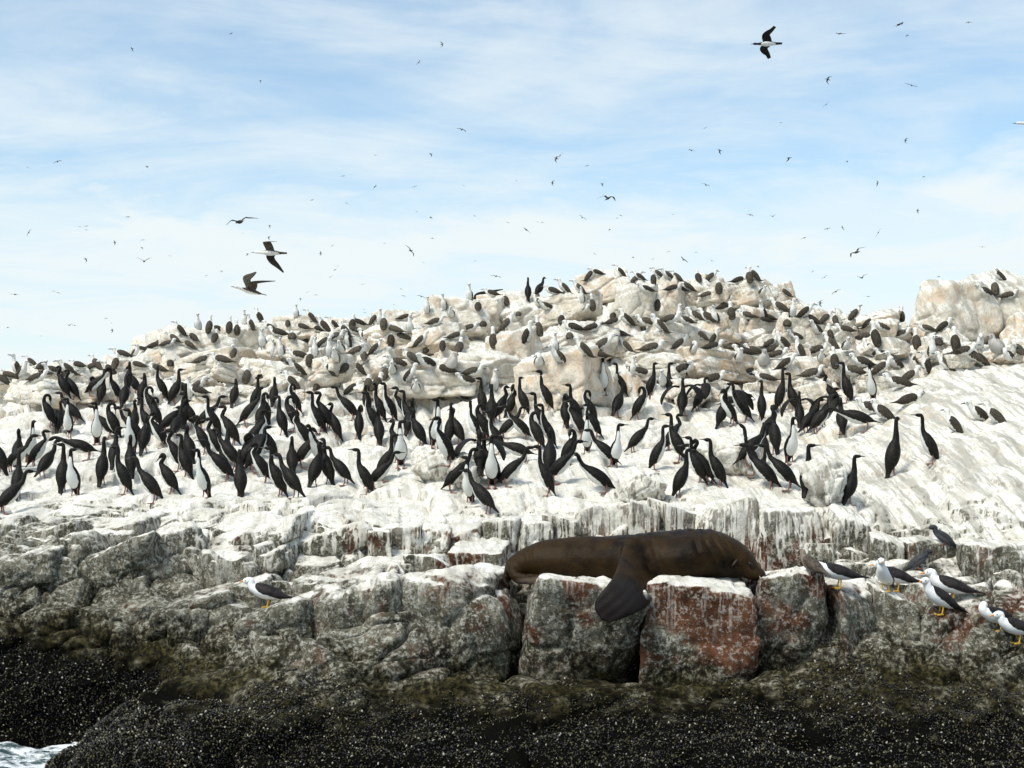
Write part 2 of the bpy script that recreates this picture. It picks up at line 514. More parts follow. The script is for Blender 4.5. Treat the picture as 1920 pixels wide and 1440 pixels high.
def crag(name, half, planes=10, seed=0, n=22, rough=.05, box=True, bev=14.0):
    """a faceted block of rock: a box cut by chance planes, its edges worn, its faces pitted"""
    rs = np.random.RandomState(seed)
    hx, hy, hz = half
    Pn, Pd = [], []
    if box:
        for ax in range(3):
            for s in (-1, 1):
                v = rs.normal(0, .10, 3)
                v[ax] = s
                Pn.append(v / np.linalg.norm(v))
                Pd.append(1.0)
    if box:
        dirs = rs.normal(0, 1, (planes, 3))
    else:                                                          # evenly spread, so that the block is closed all round
        kf = np.arange(planes + 8) + .5
        ph, zf = kf * 2.39996 + rs.uniform(0, 6), 1 - 2 * kf / (planes + 8)
        rf = np.sqrt(1 - zf * zf)
        dirs = np.stack([rf * np.cos(ph), rf * np.sin(ph), zf], -1) + rs.normal(0, .16, (planes + 8, 3))
    for v in dirs:
        Pn.append(v / np.linalg.norm(v))
        Pd.append(rs.uniform(1.02, 1.32) if box else rs.uniform(.82, 1.05))
    Pn, Pd = np.array(Pn), np.array(Pd)
    a = np.linspace(-1, 1, n)
    A, B = np.meshgrid(np.tan(a * math.pi / 4), np.tan(a * math.pi / 4))
    Vs, Fs, off = [], [], 0
    one = np.ones_like(A)
    for k, f in enumerate([(one, A, B), (-one, -A, B), (-A, one, B), (A, -one, B), (-B, A, one), (B, A, -one)]):
        Vs.append(np.stack(f, -1).reshape(-1, 3))
        Fs.append(grid_faces(n, n) + off)
        off += n * n
    D = np.concatenate(Vs)
    D /= np.linalg.norm(D, axis=1, keepdims=True)
    inv = np.maximum(D @ Pn.T, 1e-4) / Pd                          # 1/r for every plane
    r = 1.0 / (np.power(np.power(inv, bev).sum(1), 1 / bev))
    V = D * r[:, None] * np.array(half)
    mn = min(half)
    s0 = rs.uniform(0, 50, 3)
    o, c = facets((V + s0) * (1.1 / mn) * .8, seed + 21, .6)
    V = V + D * (mn * (rough * 1.4 * fbm(V + s0, 1.3 / mn, 4, seed) + rough * 1.3 * (o - .9 * np.exp(-(c / .06) ** 2)))
                 + .010 * fbm(V + s0, 9, 3, seed + 3))[:, None]
    # weld the six sides
    key = np.round(D * 1e5).astype(np.int64)
    _, first, invx = np.unique(key, axis=0, return_index=True, return_inverse=True)
    return mesh_np(name, V[first], invx.ravel()[np.concatenate(Fs)])


def deps():
    bpy.context.view_layer.update()
    return bpy.context.evaluated_depsgraph_get()


DG = deps()


def hit(px, py):
    v = ray(px, py)
    v = v / np.linalg.norm(v)
    ok, loc, nor, idx, ob, mt = SC.ray_cast(DG, Vector(CAM), Vector(v))
    return (loc, nor) if ok else (None, None)


def block(x0, x1, y0, y1, Y, depth, seed, label=None, rot=(0, 0, 0), planes=5, n=26, rough=.06, bev=14, mat='rock'):
    """a single large block that fills this frame of the picture, its face Y metres ahead"""
    a, b = at(x0, y1, Y), at(x1, y0, Y)
    half = ((b[0] - a[0]) / 2, depth / 2, (b[2] - a[2]) / 2)
    me = crag('rock_block', half, planes, seed, n, rough, True, bev)
    o = link('rock_block', me, M[mat], island)
    o.location = ((a[0] + b[0]) / 2, Y + depth / 2, (a[2] + b[2]) / 2)
    o.rotation_euler = tuple(R(v) for v in rot)
    if label:
        o['label'] = label
    return o


# the blocks the sea lion lies on and those beside them
BLK = [block(985, 1208, 1092, 1330, 12.15, 1.5, 101, 'grey rounded block below the sea lion\'s fore flipper', (0, 2, 4), 5, 48, .055, 14),
       block(1222, 1417, 1083, 1345, 12.1, 1.35, 102, 'red-brown square block streaked white below the sea lion\'s chest', (0, -1, -3), 3, 48, .035, 34, 'red_rock'),
       block(1428, 1572, 1084, 1320, 12.3, 1.3, 103, None, (0, 3, -6), 5, 30, .08, 24, 'brown_rock'),
       block(1560, 1650, 1098, 1310, 12.35, 1.2, 104, None, (0, -2, 5), 5, 26, .08, 24, 'brown_rock'),
       block(1640, 1712, 1108, 1290, 12.45, 1.1, 105, None, (0, 4, 0), 5, 26, .08, 24, 'brown_rock'),
       block(1708, 1812, 1150, 1290, 12.3, 1.0, 106, None, (0, 8, 8), 8, 26, .1, 8),
       block(1800, 1990, 1196, 1320, 12.1, 1.0, 107, None, (0, -4, -8), 8, 26, .1, 8),
       block(560, 780, 1082, 1320, 12.2, 1.6, 108, None, (0, -16, 6), 7, 40, .08, 6),
       block(740, 975, 1068, 1325, 12.25, 1.5, 109, None, (0, 6, -4), 7, 40, .08, 6),
       block(430, 600, 1140, 1260, 12.2, 1.0, 110, None, (0, -18, 0), 6, 30, .08, 7)]
# the step behind, a row of upright jointed blocks
for i, (x0, x1, y0, y1, Y) in enumerate([
        (676, 722, 992, 1075, 13.75), (716, 790, 986, 1060, 13.9), (784, 842, 988, 1062, 13.95), (838, 905, 984, 1050, 14.0),
        (900, 968, 976, 1045, 14.05), (962, 1030, 984, 1050, 14.0), (1026, 1092, 972, 1060, 14.1), (1088, 1196, 956, 1060, 14.2),
        (1192, 1250, 962, 1070, 14.1), (1246, 1312, 952, 1070, 14.1), (1306, 1434, 946, 1085, 14.0), (1430, 1548, 948, 1092, 13.95),
        (1550, 1618, 944, 1088, 13.95), (1640, 1700, 1000, 1095, 13.8), (1700, 1820, 1012, 1090, 13.7), (1822, 1940, 1020, 1130, 13.2),
        (850, 950, 1026, 1080, 13.3), (764, 846, 1046, 1090, 13.1), (690, 770, 1052, 1095, 13.2), (600, 660, 985, 1040, 14.1)]):
    block(x0, x1, y0, y1 + 15, Y, .9, 140 + i, None, (random.uniform(-4, 4), random.uniform(-3, 3), random.uniform(-10, 10)), 4, 26, .05, 26, 'red_rock' if (x0 < 970 or i % 3 == 1) and 660 < x0 < 1600 else 'brown_rock' if x0 > 660 else 'rock')
# slabs of the broken shore on the left
rs = np.random.RandomState(5)
for i in range(34):
    x0 = rs.uniform(-60, 640)
    y0 = rs.uniform(972, 1150)
    if y0 > 1090 and x0 > 380:
        continue
    wd, ht = rs.uniform(70, 190), rs.uniform(30, 60)
    loc, nor = hit(x0, y0 + ht * .6)
    if loc is None:
        continue
    sc_ = loc.y / FPX
    me = crag('rock_block', (wd * sc_ / 2, rs.uniform(.3, .5), ht * sc_ / 2 * 1.25), 6, 300 + i, 18, .09, True, 10)
    o = link('rock_block', me, M['rock'], island)
    o.location = loc + Vector((0, .22, -.05))
    o.rotation_euler = (R(rs.uniform(-12, 12)), R(rs.uniform(-22, -2)), R(rs.uniform(-25, 25)))

# loose boulders of the upper slope: a few shapes, each boulder its own object
BM = [crag('boulder_%d' % i, (1, rs.uniform(.75, 1.05), rs.uniform(.6, 1.0)), 7, 500 + i, 30, .075, i % 3 != 0, 34 if i % 3 else 24) for i in range(12)]
for me in BM:
    me.materials.append(M['rock'])


def boulder(cx, cy, wd, ht, k=None, tilt=14, Y=None):
    """a boulder that fills a frame of this centre and size in the picture"""
    loc, nor = hit(cx, cy + ht * .45)
    if loc is None and Y is None:
        return
    Y = Y or loc.y + wd / FPX * loc.y * .25
    c = at(cx, cy, Y)
    s = Y / FPX
    o = link('boulder', BM[random.randrange(12) if k is None else k], None, island)
    o.location = c
    o.scale = (wd * s / 2 * 1.05, max(wd, ht) * s / 2 * random.uniform(.8, 1.1), ht * s / 2 * 1.2)
    o.rotation_euler = (R(random.uniform(-tilt, tilt)), R(random.uniform(-tilt, tilt)), R(random.uniform(-35, 35)))
    return o


# the cap rock on the right and the boulders one can pick out in the photograph
for b in [(1796, 594, 140, 140, 1, 5, 26.0), (1880, 596, 150, 150, 9, 6, 26.4), (1950, 640, 120, 120, 2, 8, 25.0), (1845, 556, 90, 60, 6, 8, 26.6), (1770, 640, 70, 50, 3, 8, 25.2),
          (470, 640, 92, 58, 4), (372, 655, 120, 70, 7), (320, 672, 90, 50, 2), (420, 690, 120, 50, 5), (250, 690, 70, 36, 8),
          (860, 602, 130, 84, 1), (905, 590, 90, 60, 7), (960, 668, 92, 104, 2), (900, 690, 110, 70, 10), (1062, 716, 130, 110, 5),
          (1000, 600, 120, 70, 8), (960, 580, 100, 60, 4), (1060, 580, 110, 66, 1), (1190, 572, 76, 84, 2), (1248, 566, 64, 88, 7), (1136, 544, 84, 62, 4),
          (1408, 556, 84, 58, 1), (1362, 552, 60, 46, 10), (1458, 560, 56, 46, 5), (1300, 550, 66, 44, 8), (1225, 544, 60, 40, 11), (1480, 585, 50, 40, 2), (1330, 530, 40, 26, 4),
          (1430, 620, 90, 70, 4), (1500, 625, 80, 74, 1), (1340, 620, 90, 60, 2), (1270, 640, 110, 60, 5), (1100, 640, 100, 66, 7), (1040, 650, 90, 60, 10),
          (1180, 650, 90, 50, 1), (1560, 640, 70, 50, 8), (1600, 690, 90, 50, 4), (1660, 660, 90, 50, 2), (1480, 700, 120, 60, 7), (1340, 690, 140, 54, 5),
          (1230, 690, 100, 50, 8), (1520, 600, 70, 50, 10), (1640, 610, 90, 40, 5), (820, 640, 100, 60, 2), (740, 640, 110, 60, 8), (700, 690, 90, 50, 4),
          (640, 660, 100, 56, 1), (600, 700, 110, 56, 7), (540, 660, 90, 54, 10), (560, 620, 80, 44, 5), (660, 620, 80, 40, 2), (760, 610, 90, 44, 4),
          (505, 700, 90, 50, 1), (820, 715, 150, 70, 5), (740, 735, 80, 50, 11), (812, 872, 80, 66, 3), (872, 885, 70, 66, 6), (1330, 850, 90, 60, 0), (1376, 858, 96, 74, 9), (1548, 905, 90, 90, 6),
          (60, 715, 90, 34, 2), (120, 705, 80, 36, 4), (20, 720, 70, 30, 7), (190, 700, 70, 30, 1), (90, 740, 120, 50, 8), (1200, 912, 90, 60, 3)]:
    boulder(*b)
for i in range(330):
    cx = random.uniform(-60, 1990)
    top = float(np.interp(cx, upx, kk[:, 13, 0]))
    cy = random.uniform(top + 8, 745 - (60 if cx > 1650 else 0))
    if cx > 1690 and cy > 675:
        continue
    if cx < 290 and cy < 722:
        continue
    s = random.choice([random.uniform(18, 34), random.uniform(26, 58)]) * (.6 + .4 * (cy - 500) / 250)
    boulder(cx, cy, s * random.uniform(.9, 1.5), s * random.uniform(.6, 1.0), None, 25)
# rounded mound of the shore in the lower left corner, an inlet of sea behind it
mo = link('rock_block', crag('rock_block', (1.35, .9, .62), 8, 77, 44, .11, False, 5), M['rock'], island)
mo.location = at(400, 1400, 11.7)
mo.rotation_euler = (0, R(-14), R(6))
mo['label'] = 'rounded mound of rock covered in mussels beside the sea'
BLK.append(mo)

# ------------------------------------------------------------------ the sea
gx = np.concatenate([-np.geomspace(9000, 9, 22), np.linspace(-8.6, -1, 150), np.linspace(-.8, 10, 20), np.geomspace(11, 9000, 22)])
gy = np.concatenate([-np.geomspace(9000, 2, 20), np.linspace(0, 9.5, 16), np.linspace(9.6, 13.5, 110), np.geomspace(14, 9000, 24)])
GX, GY = np.meshgrid(gx, gy)
SEA = np.stack([GX, GY, np.zeros_like(GX)], -1)
near = ((GX > -9) & (GX < 0) & (GY > 9) & (GY < 14))
SEA[..., 2] = np.where(near, fbm(SEA * np.array([1, 1.6, 1]), 1.3, 5, 200) * .07 + .03 * np.abs(fbm(SEA, 4, 3, 210)), 0) - .02
msea, g, p = new_mat('sea_water')
geo = g.n('ShaderNodeNewGeometry')
P = geo.outputs['Position']
fo = g.noise(g.vm('MULTIPLY', P, (1, 1.8, 1)), 2.2, 7, .68, 1.2)
fo2 = g.noise(P, 9, 5, .7, .6)
xx, yy, zz = g.sep(P)
shore = g.ss(yy, 9.0, 12.0)
foam = g.m('MULTIPLY', g.ss(g.m('ADD', g.m('MULTIPLY', fo, .7), g.m('MULTIPLY', fo2, .3)), .44, .55), shore)
g.put(p.inputs['Base Color'], g.mix(foam, (.05, .085, .09), (.80, .84, .85)))
g.put(p.inputs['Roughness'], g.mix(foam, (.12, .12, .12), (.8, .8, .8)))
bp = g.n('ShaderNodeBump')
bp.inputs['Strength'].default_value = .5
bp.inputs['Distance'].default_value = .05
g.put(bp.inputs['Height'], fo2)
g.nt.links.new(bp.outputs[0], p.inputs['Normal'])
sea = link('sea', mesh_np('sea', SEA, grid_faces(*GX.shape)), msea, kind='structure')

# ------------------------------------------------------------------ mussels
rs = np.random.RandomState(8)


def surface_points(V, F, n):
    q = V[F]
    nn = np.cross(q[:, 2] - q[:, 0], q[:, 3] - q[:, 1])
    ar = np.linalg.norm(nn, axis=1)
    ce = q.mean(1)
    ok = (ce[:, 2] < 1.2) & (ce[:, 2] > -.15) & (ce[:, 0] > -5.5) & (ce[:, 0] < 5.2)
    nn /= ar[:, None] + 1e-12
    ok &= (nn * (CAM - ce)).sum(1) > -1.5
    idx = np.nonzero(ok)[0]
    pr = ar[idx] / ar[idx].sum()
    pick = rs.choice(idx, n, p=pr)
    a, b = rs.rand(n, 1), rs.rand(n, 1)
    q = q[pick]
    pts = (q[:, 0] * (1 - a) + q[:, 1] * a) * (1 - b) + (q[:, 3] * (1 - a) + q[:, 2] * a) * b
    return pts, nn[pick]


pts, nrm = [], []
a_, b_ = surface_points(T.reshape(-1, 3), grid_faces(NR, NCOL), 90000)
pts.append(a_)
nrm.append(b_)
bpy.context.view_layer.update()
for o in BLK:
    me = o.data
    V = np.empty(len(me.vertices) * 3)
    me.vertices.foreach_get('co', V)
    mw = np.array(o.matrix_world)
    V = V.reshape(-1, 3) @ mw[:3, :3].T + mw[:3, 3]
    F = np.empty(len(me.polygons) * 4, dtype=np.int32)
    me.polygons.foreach_get('vertices', F)
    a_, b_ = surface_points(V, F.reshape(-1, 4), 22000 if o is mo else 5000)
    pts.append(a_)
    nrm.append(b_)
pts, nrm = np.concatenate(pts), np.concatenate(nrm)
lim = .52 + .24 * fbm(pts, 1.1, 3, 33) + .16 * fbm(pts, 6, 3, 34) - .06 * (pts[:, 0] < -2.2) + .36 * np.clip((-2.4 - pts[:, 0]) / 1.5, 0, 1)
dens = np.clip((lim - pts[:, 2]) / .22 + .25, 0, 1)
keep = (rs.rand(len(pts)) < dens) & (pts[:, 1] < 13.6)
pts, nrm = pts[keep], nrm[keep]
nM = len(pts)
ring = np.array([[1, 0], [0, 1], [-1, 0], [0, -1]])
tpl = np.concatenate([[[-1, 0, 0]], np.c_[np.full(4, -.35), ring * [.38, .27]], np.c_[np.full(4, .45), ring * [.52, .38]], [[1, 0, 0]]])
tf = [(0, 1 + (i + 1) % 4, 1 + i) for i in range(4)]
for i in range(4):
    j = (i + 1) % 4
    tf += [(1 + i, 1 + j, 5 + j), (1 + i, 5 + j, 5 + i), (5 + i, 5 + j, 9)]
tf = np.array(tf)
L = rs.uniform(.008, .017, (nM, 1))
ax = rs.normal(0, 1, (nM, 3)) + nrm * 1.4
ax /= np.linalg.norm(ax, axis=1, keepdims=True)
ay = np.cross(ax, rs.normal(0, 1, (nM, 3)))
ay /= np.linalg.norm(ay, axis=1, keepdims=True)
az = np.cross(ax, ay)
c = pts + nrm * L * .45
MV = c[:, None] + L[:, None] * (tpl[None, :, :1] * ax[:, None] + tpl[None, :, 1:2] * ay[:, None] + tpl[None, :, 2:] * az[:, None])
MF = (tf[None] + (np.arange(nM) * 10)[:, None, None]).reshape(-1, 3)
mm = mesh_np('mussel_bed', MV, MF)
sh = rs.rand(nM)
at_ = mm.attributes.new('shade', 'FLOAT', 'POINT')
at_.data.foreach_set('value', np.repeat(sh, 10).astype(np.float32))
mus, g, p = new_mat('mussel_shells')
a1 = g.n('ShaderNodeAttribute', attribute_name='shade')
c1_ = g.mix(g.ss(a1.outputs['Fac'], 0, .8), (.002, .002, .0014), (.012, .0095, .004))
c1_ = g.mix(g.ss(a1.outputs['Fac'], .74, .84), c1_, (.085, .074, .026))
c1_ = g.mix(g.ss(a1.outputs['Fac'], .962, .97), c1_, (.42, .40, .32))
g.put(p.inputs['Base Color'], c1_)
p.inputs['Roughness'].default_value = .25
p.inputs['Specular IOR Level'].default_value = .5
print('MUSSELS', nM)
link('mussel_bed', mm, mus, kind='stuff', label='bed of small black mussels covering the wet rock above the sea', category='mussels')
DG = deps()


# ------------------------------------------------------------------ animals: one skin lofted along a spine
def catmull(P, n):
    P = np.asarray(P, float)
    m = len(P)
    ts = np.linspace(0, m - 1, n)
    i = np.minimum(ts.astype(int), m - 2)
    f = (ts - i)[:, None]
    g_ = lambda k: P[np.clip(k, 0, m - 1)]
    p0, p1, p2, p3 = g_(i - 1), g_(i), g_(i + 1), g_(i + 2)
    return .5 * (2 * p1 + (p2 - p0) * f + (2 * p0 - 5 * p1 + 4 * p2 - p3) * f * f + (3 * p1 - p0 - 3 * p2 + p3) * f ** 3), ts


def loft(ctrl, n=30, seg=14, side=(0, 1, 0)):
    """ctrl rows: x y z, half width, half thickness, pattern limit. Returns vertices, faces, belly-ness, pattern limit"""
    C, ts = catmull(ctrl, n)
    c, rw, rt, lim = C[:, :3], np.maximum(C[:, 3], .0015), np.maximum(C[:, 4], .0015), C[:, 5]
    tan = np.gradient(c, axis=0)
    tan /= np.linalg.norm(tan, axis=1, keepdims=True)
    sd = np.array(side, float)
    S_ = []
    for k in range(n):
        sd = sd - tan[k] * (sd @ tan[k])
        sd = sd / np.linalg.norm(sd)
        S_.append(sd.copy())
    S_ = np.array(S_)
    nb = np.cross(S_, tan)                      # points to the belly/front when the spine runs tail to head
    a = np.linspace(0, 2 * math.pi, seg, endpoint=False)
    V = c[:, None] + rw[:, None, None] * np.cos(a)[None, :, None] * S_[:, None] + rt[:, None, None] * np.sin(a)[None, :, None] * nb[:, None]
    b = np.broadcast_to(np.sin(a)[None], (n, seg))
    pat = b - lim[:, None]
    V = np.concatenate([V.reshape(-1, 3), c[:1], c[-1:]])
    pat = np.concatenate([pat.ravel(), [-lim[0]], [-lim[-1]]])
    F = grid_faces(n, seg, True)
    i0, i1 = n * seg, n * seg + 1
    j = np.arange(seg)
    j2 = (j + 1) % seg
    caps = np.concatenate([np.stack([np.full(seg, i0), j2, j, j], -1), np.stack([np.full(seg, i1), (n - 1) * seg + j, (n - 1) * seg + j2, (n - 1) * seg + j2], -1)])
    return V, F, caps, pat


def skin(name, parts, mat):
    """joins lofts into one mesh with the 'pat' attribute"""
    vs, fs, ps, off = [], [], [], 0
    for V, F, caps, pat in parts:
        vs += V.tolist()
        fs += [tuple(int(v) + off for v in f) for f in F]
        fs += [tuple(int(v) + off for v in f[:3]) for f in caps]
        ps += list(pat)
        off += len(V)
    me = bpy.data.meshes.new(name)
    me.from_pydata(vs, [], fs)
    me.polygons.foreach_set('use_smooth', [True] * len(me.polygons))
    at2 = me.attributes.new('pat', 'FLOAT', 'POINT')
    at2.data.foreach_set('value', np.array(ps, dtype=np.float32))
    me.materials.append(mat)
    me.update()
    return me


def unit(v):
    v = np.array(v, float)
    return v / np.linalg.norm(v)


def chain(p, segs):
    """walk from p: list of (pitch deg, yaw deg, length) -> points"""
    out, p = [], np.array(p, float)
    for pi_, ya, L_ in segs:
        pi_, ya = R(pi_), R(ya)
        p = p + L_ * np.array([math.cos(pi_) * math.cos(ya), math.cos(pi_) * math.sin(ya), math.sin(pi_)])
        out.append(p.copy())
    return out


def bill_mesh(name, p, q, r0, mat, hook=.0):
    p, q = np.array(p), np.array(q)
    d_ = q - p
    k = [p - d_ * .1, p + d_ * .35, p + d_ * .8 + [0, 0, -hook * .2], q + [0, 0, -hook]]
    rr = [r0, r0 * .75, r0 * .5, r0 * .12]
    V, F, c, pat = loft([[*a, r * .8, r, 5] for a, r in zip(k, rr)], 8, 7, side=unit(np.cross([0, 0, 1], d_)))
    return skin(name, [(V, F, c, pat)], mat)


def leg_mesh(name, hip, foot, r, fl, mat):
    """shank and webbed three-toed foot"""
    hip, foot = np.array(hip, float), np.array(foot, float)
    knee = (hip + foot) / 2 + [-.012, 0, 0]
    V, F, c, pat = loft([[*hip, r * 1.7, r * 1.7, 5], [*knee, r, r, 5], [*(foot + [0, 0, .008]), r, r, 5], [*foot, r * .9, r * .9, 5]], 8, 6)
    me = skin(name, [(V, F, c, pat)], mat)
    import bmesh
    bm = bmesh.new()
    bm.from_mesh(me)
    x, y, z = foot
    top = [bm.verts.new((x - .01, y, z + .012))]
    pts_ = [(-.02, 0), (fl * .75, -fl * .42), (fl * .8, -fl * .2), (fl, 0.0), (fl * .8, fl * .2), (fl * .75, fl * .42)]
    up_ = [bm.verts.new((x + a, y + b, z + .006)) for a, b in pts_]
    dn = [bm.verts.new((x + a, y + b, z - .004)) for a, b in pts_]
    for i in range(6):
        j = (i + 1) % 6
        bm.faces.new((top[0], up_[i], up_[j]))
        bm.faces.new((up_[i], dn[i], dn[j], up_[j]))
    bm.faces.new(dn[::-1])
    bm.to_mesh(me)
    bm.free()
    return me


def eye_mesh(name, c, r):
    V, F, cp, pat = loft([[c[0], c[1] - r, c[2], r * .2, r * .2, 5], [c[0], c[1] - r * .5, c[2], r * .87, r * .87, 5], [c[0], c[1] + r * .5, c[2], r * .87, r * .87, 5], [c[0], c[1] + r, c[2], r * .2, r * .2, 5]], 6, 6, side=(1, 0, 0))
    return skin(name, [(V, F, cp, pat)], M['eye'])


def body_frame(lean):
    """maps (along the back, towards the belly) to x z; lean = degrees of the back above level"""
    a = R(lean)
    return lambda s, b: (s * math.cos(a) + b * math.sin(a), s * math.sin(a) - b * math.cos(a))


def make_bird(kind, lean, body, neck, head, legs_at, stand, mats, bill, eye=None, hooked=0, yaw=0, leg_r=.008, foot_len=.075, extra=None, chick=False):
    """body rows: along, to belly, half width, half depth, pattern limit (tail first). neck: (pitch, yaw, length, radius, limit)"""
    fr = body_frame(lean)
    ctrl = []
    for s, b, rw, rt, lim in body:
        x, z = fr(s, b)
        ctrl.append([x, 0, z, rw, rt, lim])
    p = np.array(ctrl[-1][:3])
    for (pi_, ya, L_, r, lim) in neck:
        p = chain(p, [(pi_, ya, L_)])[0]
        ctrl.append([*p, r, r, lim])
    hp, hy, hl, hr, hlim = head
    c1 = chain(p, [(hp, hy, hl * .45)])[0]
    c2 = chain(p, [(hp, hy, hl)])[0]
    ctrl.append([*c1, hr, hr * 1.08, hlim])
    ctrl.append([*c2, hr * .62, hr * .62, hlim])
    ctrl = np.array(ctrl)
    # stand it on the ground: feet at the origin
    hx, hb = legs_at
    x, z = fr(hx, hb)
    low = stand
    shift = np.array([-x, 0, low - z])
    ctrl[:, :3] += shift
    c1, c2 = c1 + shift, c2 + shift
    lo = ctrl[:, 2] < ctrl[:, 4] * .5
    ctrl[lo, 2] = np.maximum(ctrl[lo, 2], ctrl[lo, 4] * .4 - .03)
    parts = [loft(ctrl, 34, 14)]
    if extra:
        for e in extra:
            e = np.array(e, float)
            e[:, :3] += shift
            parts.append(loft(e, 14, 8, side=(1, 0, 0)))
    d_ = unit(c2 - c1)
    res = {'body': skin(kind, parts, mats[0])}
    res['bill'] = bill_mesh(kind + '_bill', c2 - d_ * hr * .2, c2 + d_ * bill[0] + np.array([0, 0, bill[0] * bill[2]]), bill[1], mats[1], hooked)
    if stand > .03:
        for s in (-1, 1):
            res['leg%d' % s] = leg_mesh(kind + '_leg', (-.005, s * .034, stand + .03), (0.004, s * .042, 0), leg_r, foot_len, mats[2])
    if eye:
        for s in (-1, 1):
            sdv = unit(np.cross([0, 0, 1], d_))
            e = c1 + d_ * hr * .55 + sdv * s * hr * .86 + np.array([0, 0, hr * .25])
            res['eye%d' % s] = eye_mesh(kind + '_eye', e, eye)
    return res


N_ = 2.0      # no white
def corm(lean, neck, head, extra=None, stand=.115):
    body = [(-.285, .004, .024, .005, N_), (-.22, .006, .034, .010, N_), (-.165, .004, .040, .026, N_), (-.105, 0, .060, .056, 1.2), (-.02, .006, .084, .088, .52),
            (.075, .004, .086, .090, .46), (.155, -.002, .066, .072, .46), (.215, -.004, .042, .048, .5)]
    return make_bird('cormorant', lean, body, neck, head, (-.10, .045), stand, (M['cormorant'], M['dark_bill'], M['pink_legs']), (.075, .011, -.05), None, .006, 0, .009, .085, extra)


NK = lambda *a: [(p, y, l * 1.14, r, lim) for (p, y, l), r, lim in zip(a, (.036, .028, .025, .0235, .023), (.55, .8, N_, N_, N_))]
def wing_open(s, up):
    """half-opened wing hanging away from the body"""
    return [[.10, s * .05, .26, .05, .02, N_], [.06, s * .14, .27 + up * .06, .075, .016, N_], [0, s * .24, .20 + up * .10, .09, .012, N_], [-.06, s * .30, .08 + up * .12, .07, .008, N_], [-.10, s * .31, -.02 + up * .10, .02, .004, N_]]


CORM = [
    corm(60, NK((80, 0, .055), (94, 0, .06), (90, 0, .055), (70, 0, .035)), (6, 0, .075, .025, N_)),                 # 0 upright
    corm(62, NK((80, 0, .055), (96, 0, .06), (90, 0, .055), (75, 50, .035)), (5, 85, .075, .025, N_)),               # 1 head to its left
    corm(60, NK((80, 0, .055), (96, 0, .06), (90, 0, .055), (75, -50, .035)), (5, -85, .075, .025, N_)),             # 2 head to its right
    corm(55, NK((52, 0, .05), (108, 0, .055), (118, 0, .05), (55, 0, .035)), (-8, 0, .075, .025, N_)),               # 3 neck in an S
    corm(58, NK((85, 0, .055), (110, 10, .05), (160, 20, .045), (220, 25, .04)), (262, 25, .07, .025, N_)),          # 4 neck curled back, preening
    corm(42, NK((48, 0, .055), (72, 0, .055), (76, 0, .05), (45, 0, .035)), (0, 0, .075, .025, N_)),                 # 5 leaning forward
    corm(14, NK((20, 0, .055), (25, 0, .055), (20, 0, .05), (0, 0, .035)), (-28, 0, .075, .025, N_), None, .13),     # 6 bowing
    corm(52, NK((65, 0, .055), (85, 0, .055), (90, 0, .05), (60, 0, .035)), (5, 0, .075, .025, N_), [wing_open(1, 0), wing_open(-1, 0)]),   # 7 wings held open
    corm(64, NK((84, 0, .055), (90, 0, .06), (86, 0, .06), (72, 0, .035)), (42, 0, .075, .024, N_)),                 # 8 bill raised
    corm(70, NK((86, 0, .06), (94, 0, .065), (90, 0, .06), (80, 0, .035)), (2, 20, .075, .024, N_)),                 # 9 tall and thin
    corm(52, NK((66, 0, .05), (122, 0, .05), (122, 0, .045), (45, 0, .04)), (-45, 0, .075, .025, N_)),               # 10 head bent down
    corm(48, NK((58, 0, .055), (84, 0, .06), (88, 0, .055), (60, -30, .035)), (10, -60, .075, .025, N_)),            # 11 leaning, looking aside
    corm(50, NK((75, 0, .04), (110, 0, .03), (100, 0, .02), (40, 0, .03)), (-6, 10, .075, .026, N_)),                # 12 neck drawn in
    corm(34, NK((40, 0, .055), (62, 0, .055), (70, 0, .05), (40, 40, .035)), (0, 70, .075, .025, N_), None, .09),    # 13 crouching, looking back
]

W_ = -2.0      # no dark
def booby(lean, neck, head, stand=.075, fat=1.12, extra=None):
    body = [(-.43, .000, .014, .005, N_), (-.34, .002, .032, .012, N_), (-.25, .006, .052, .030, 1.3), (-.14, .006, .080 * fat, .066 * fat, .9), (-.02, .006, .100 * fat, .096 * fat, .58),
            (.09, .004, .098 * fat, .100 * fat, .46), (.165, 0, .080 * fat, .086 * fat, .18), (.215, -.004, .062, .066, -.7)]
    return make_bird('booby', lean, body, neck, head, (-.045, .055), stand, (M['booby'], M['slate_bill'], M['slate_legs']), (.095, .019, -.06), .013, .0, 0, .011, .075, extra)


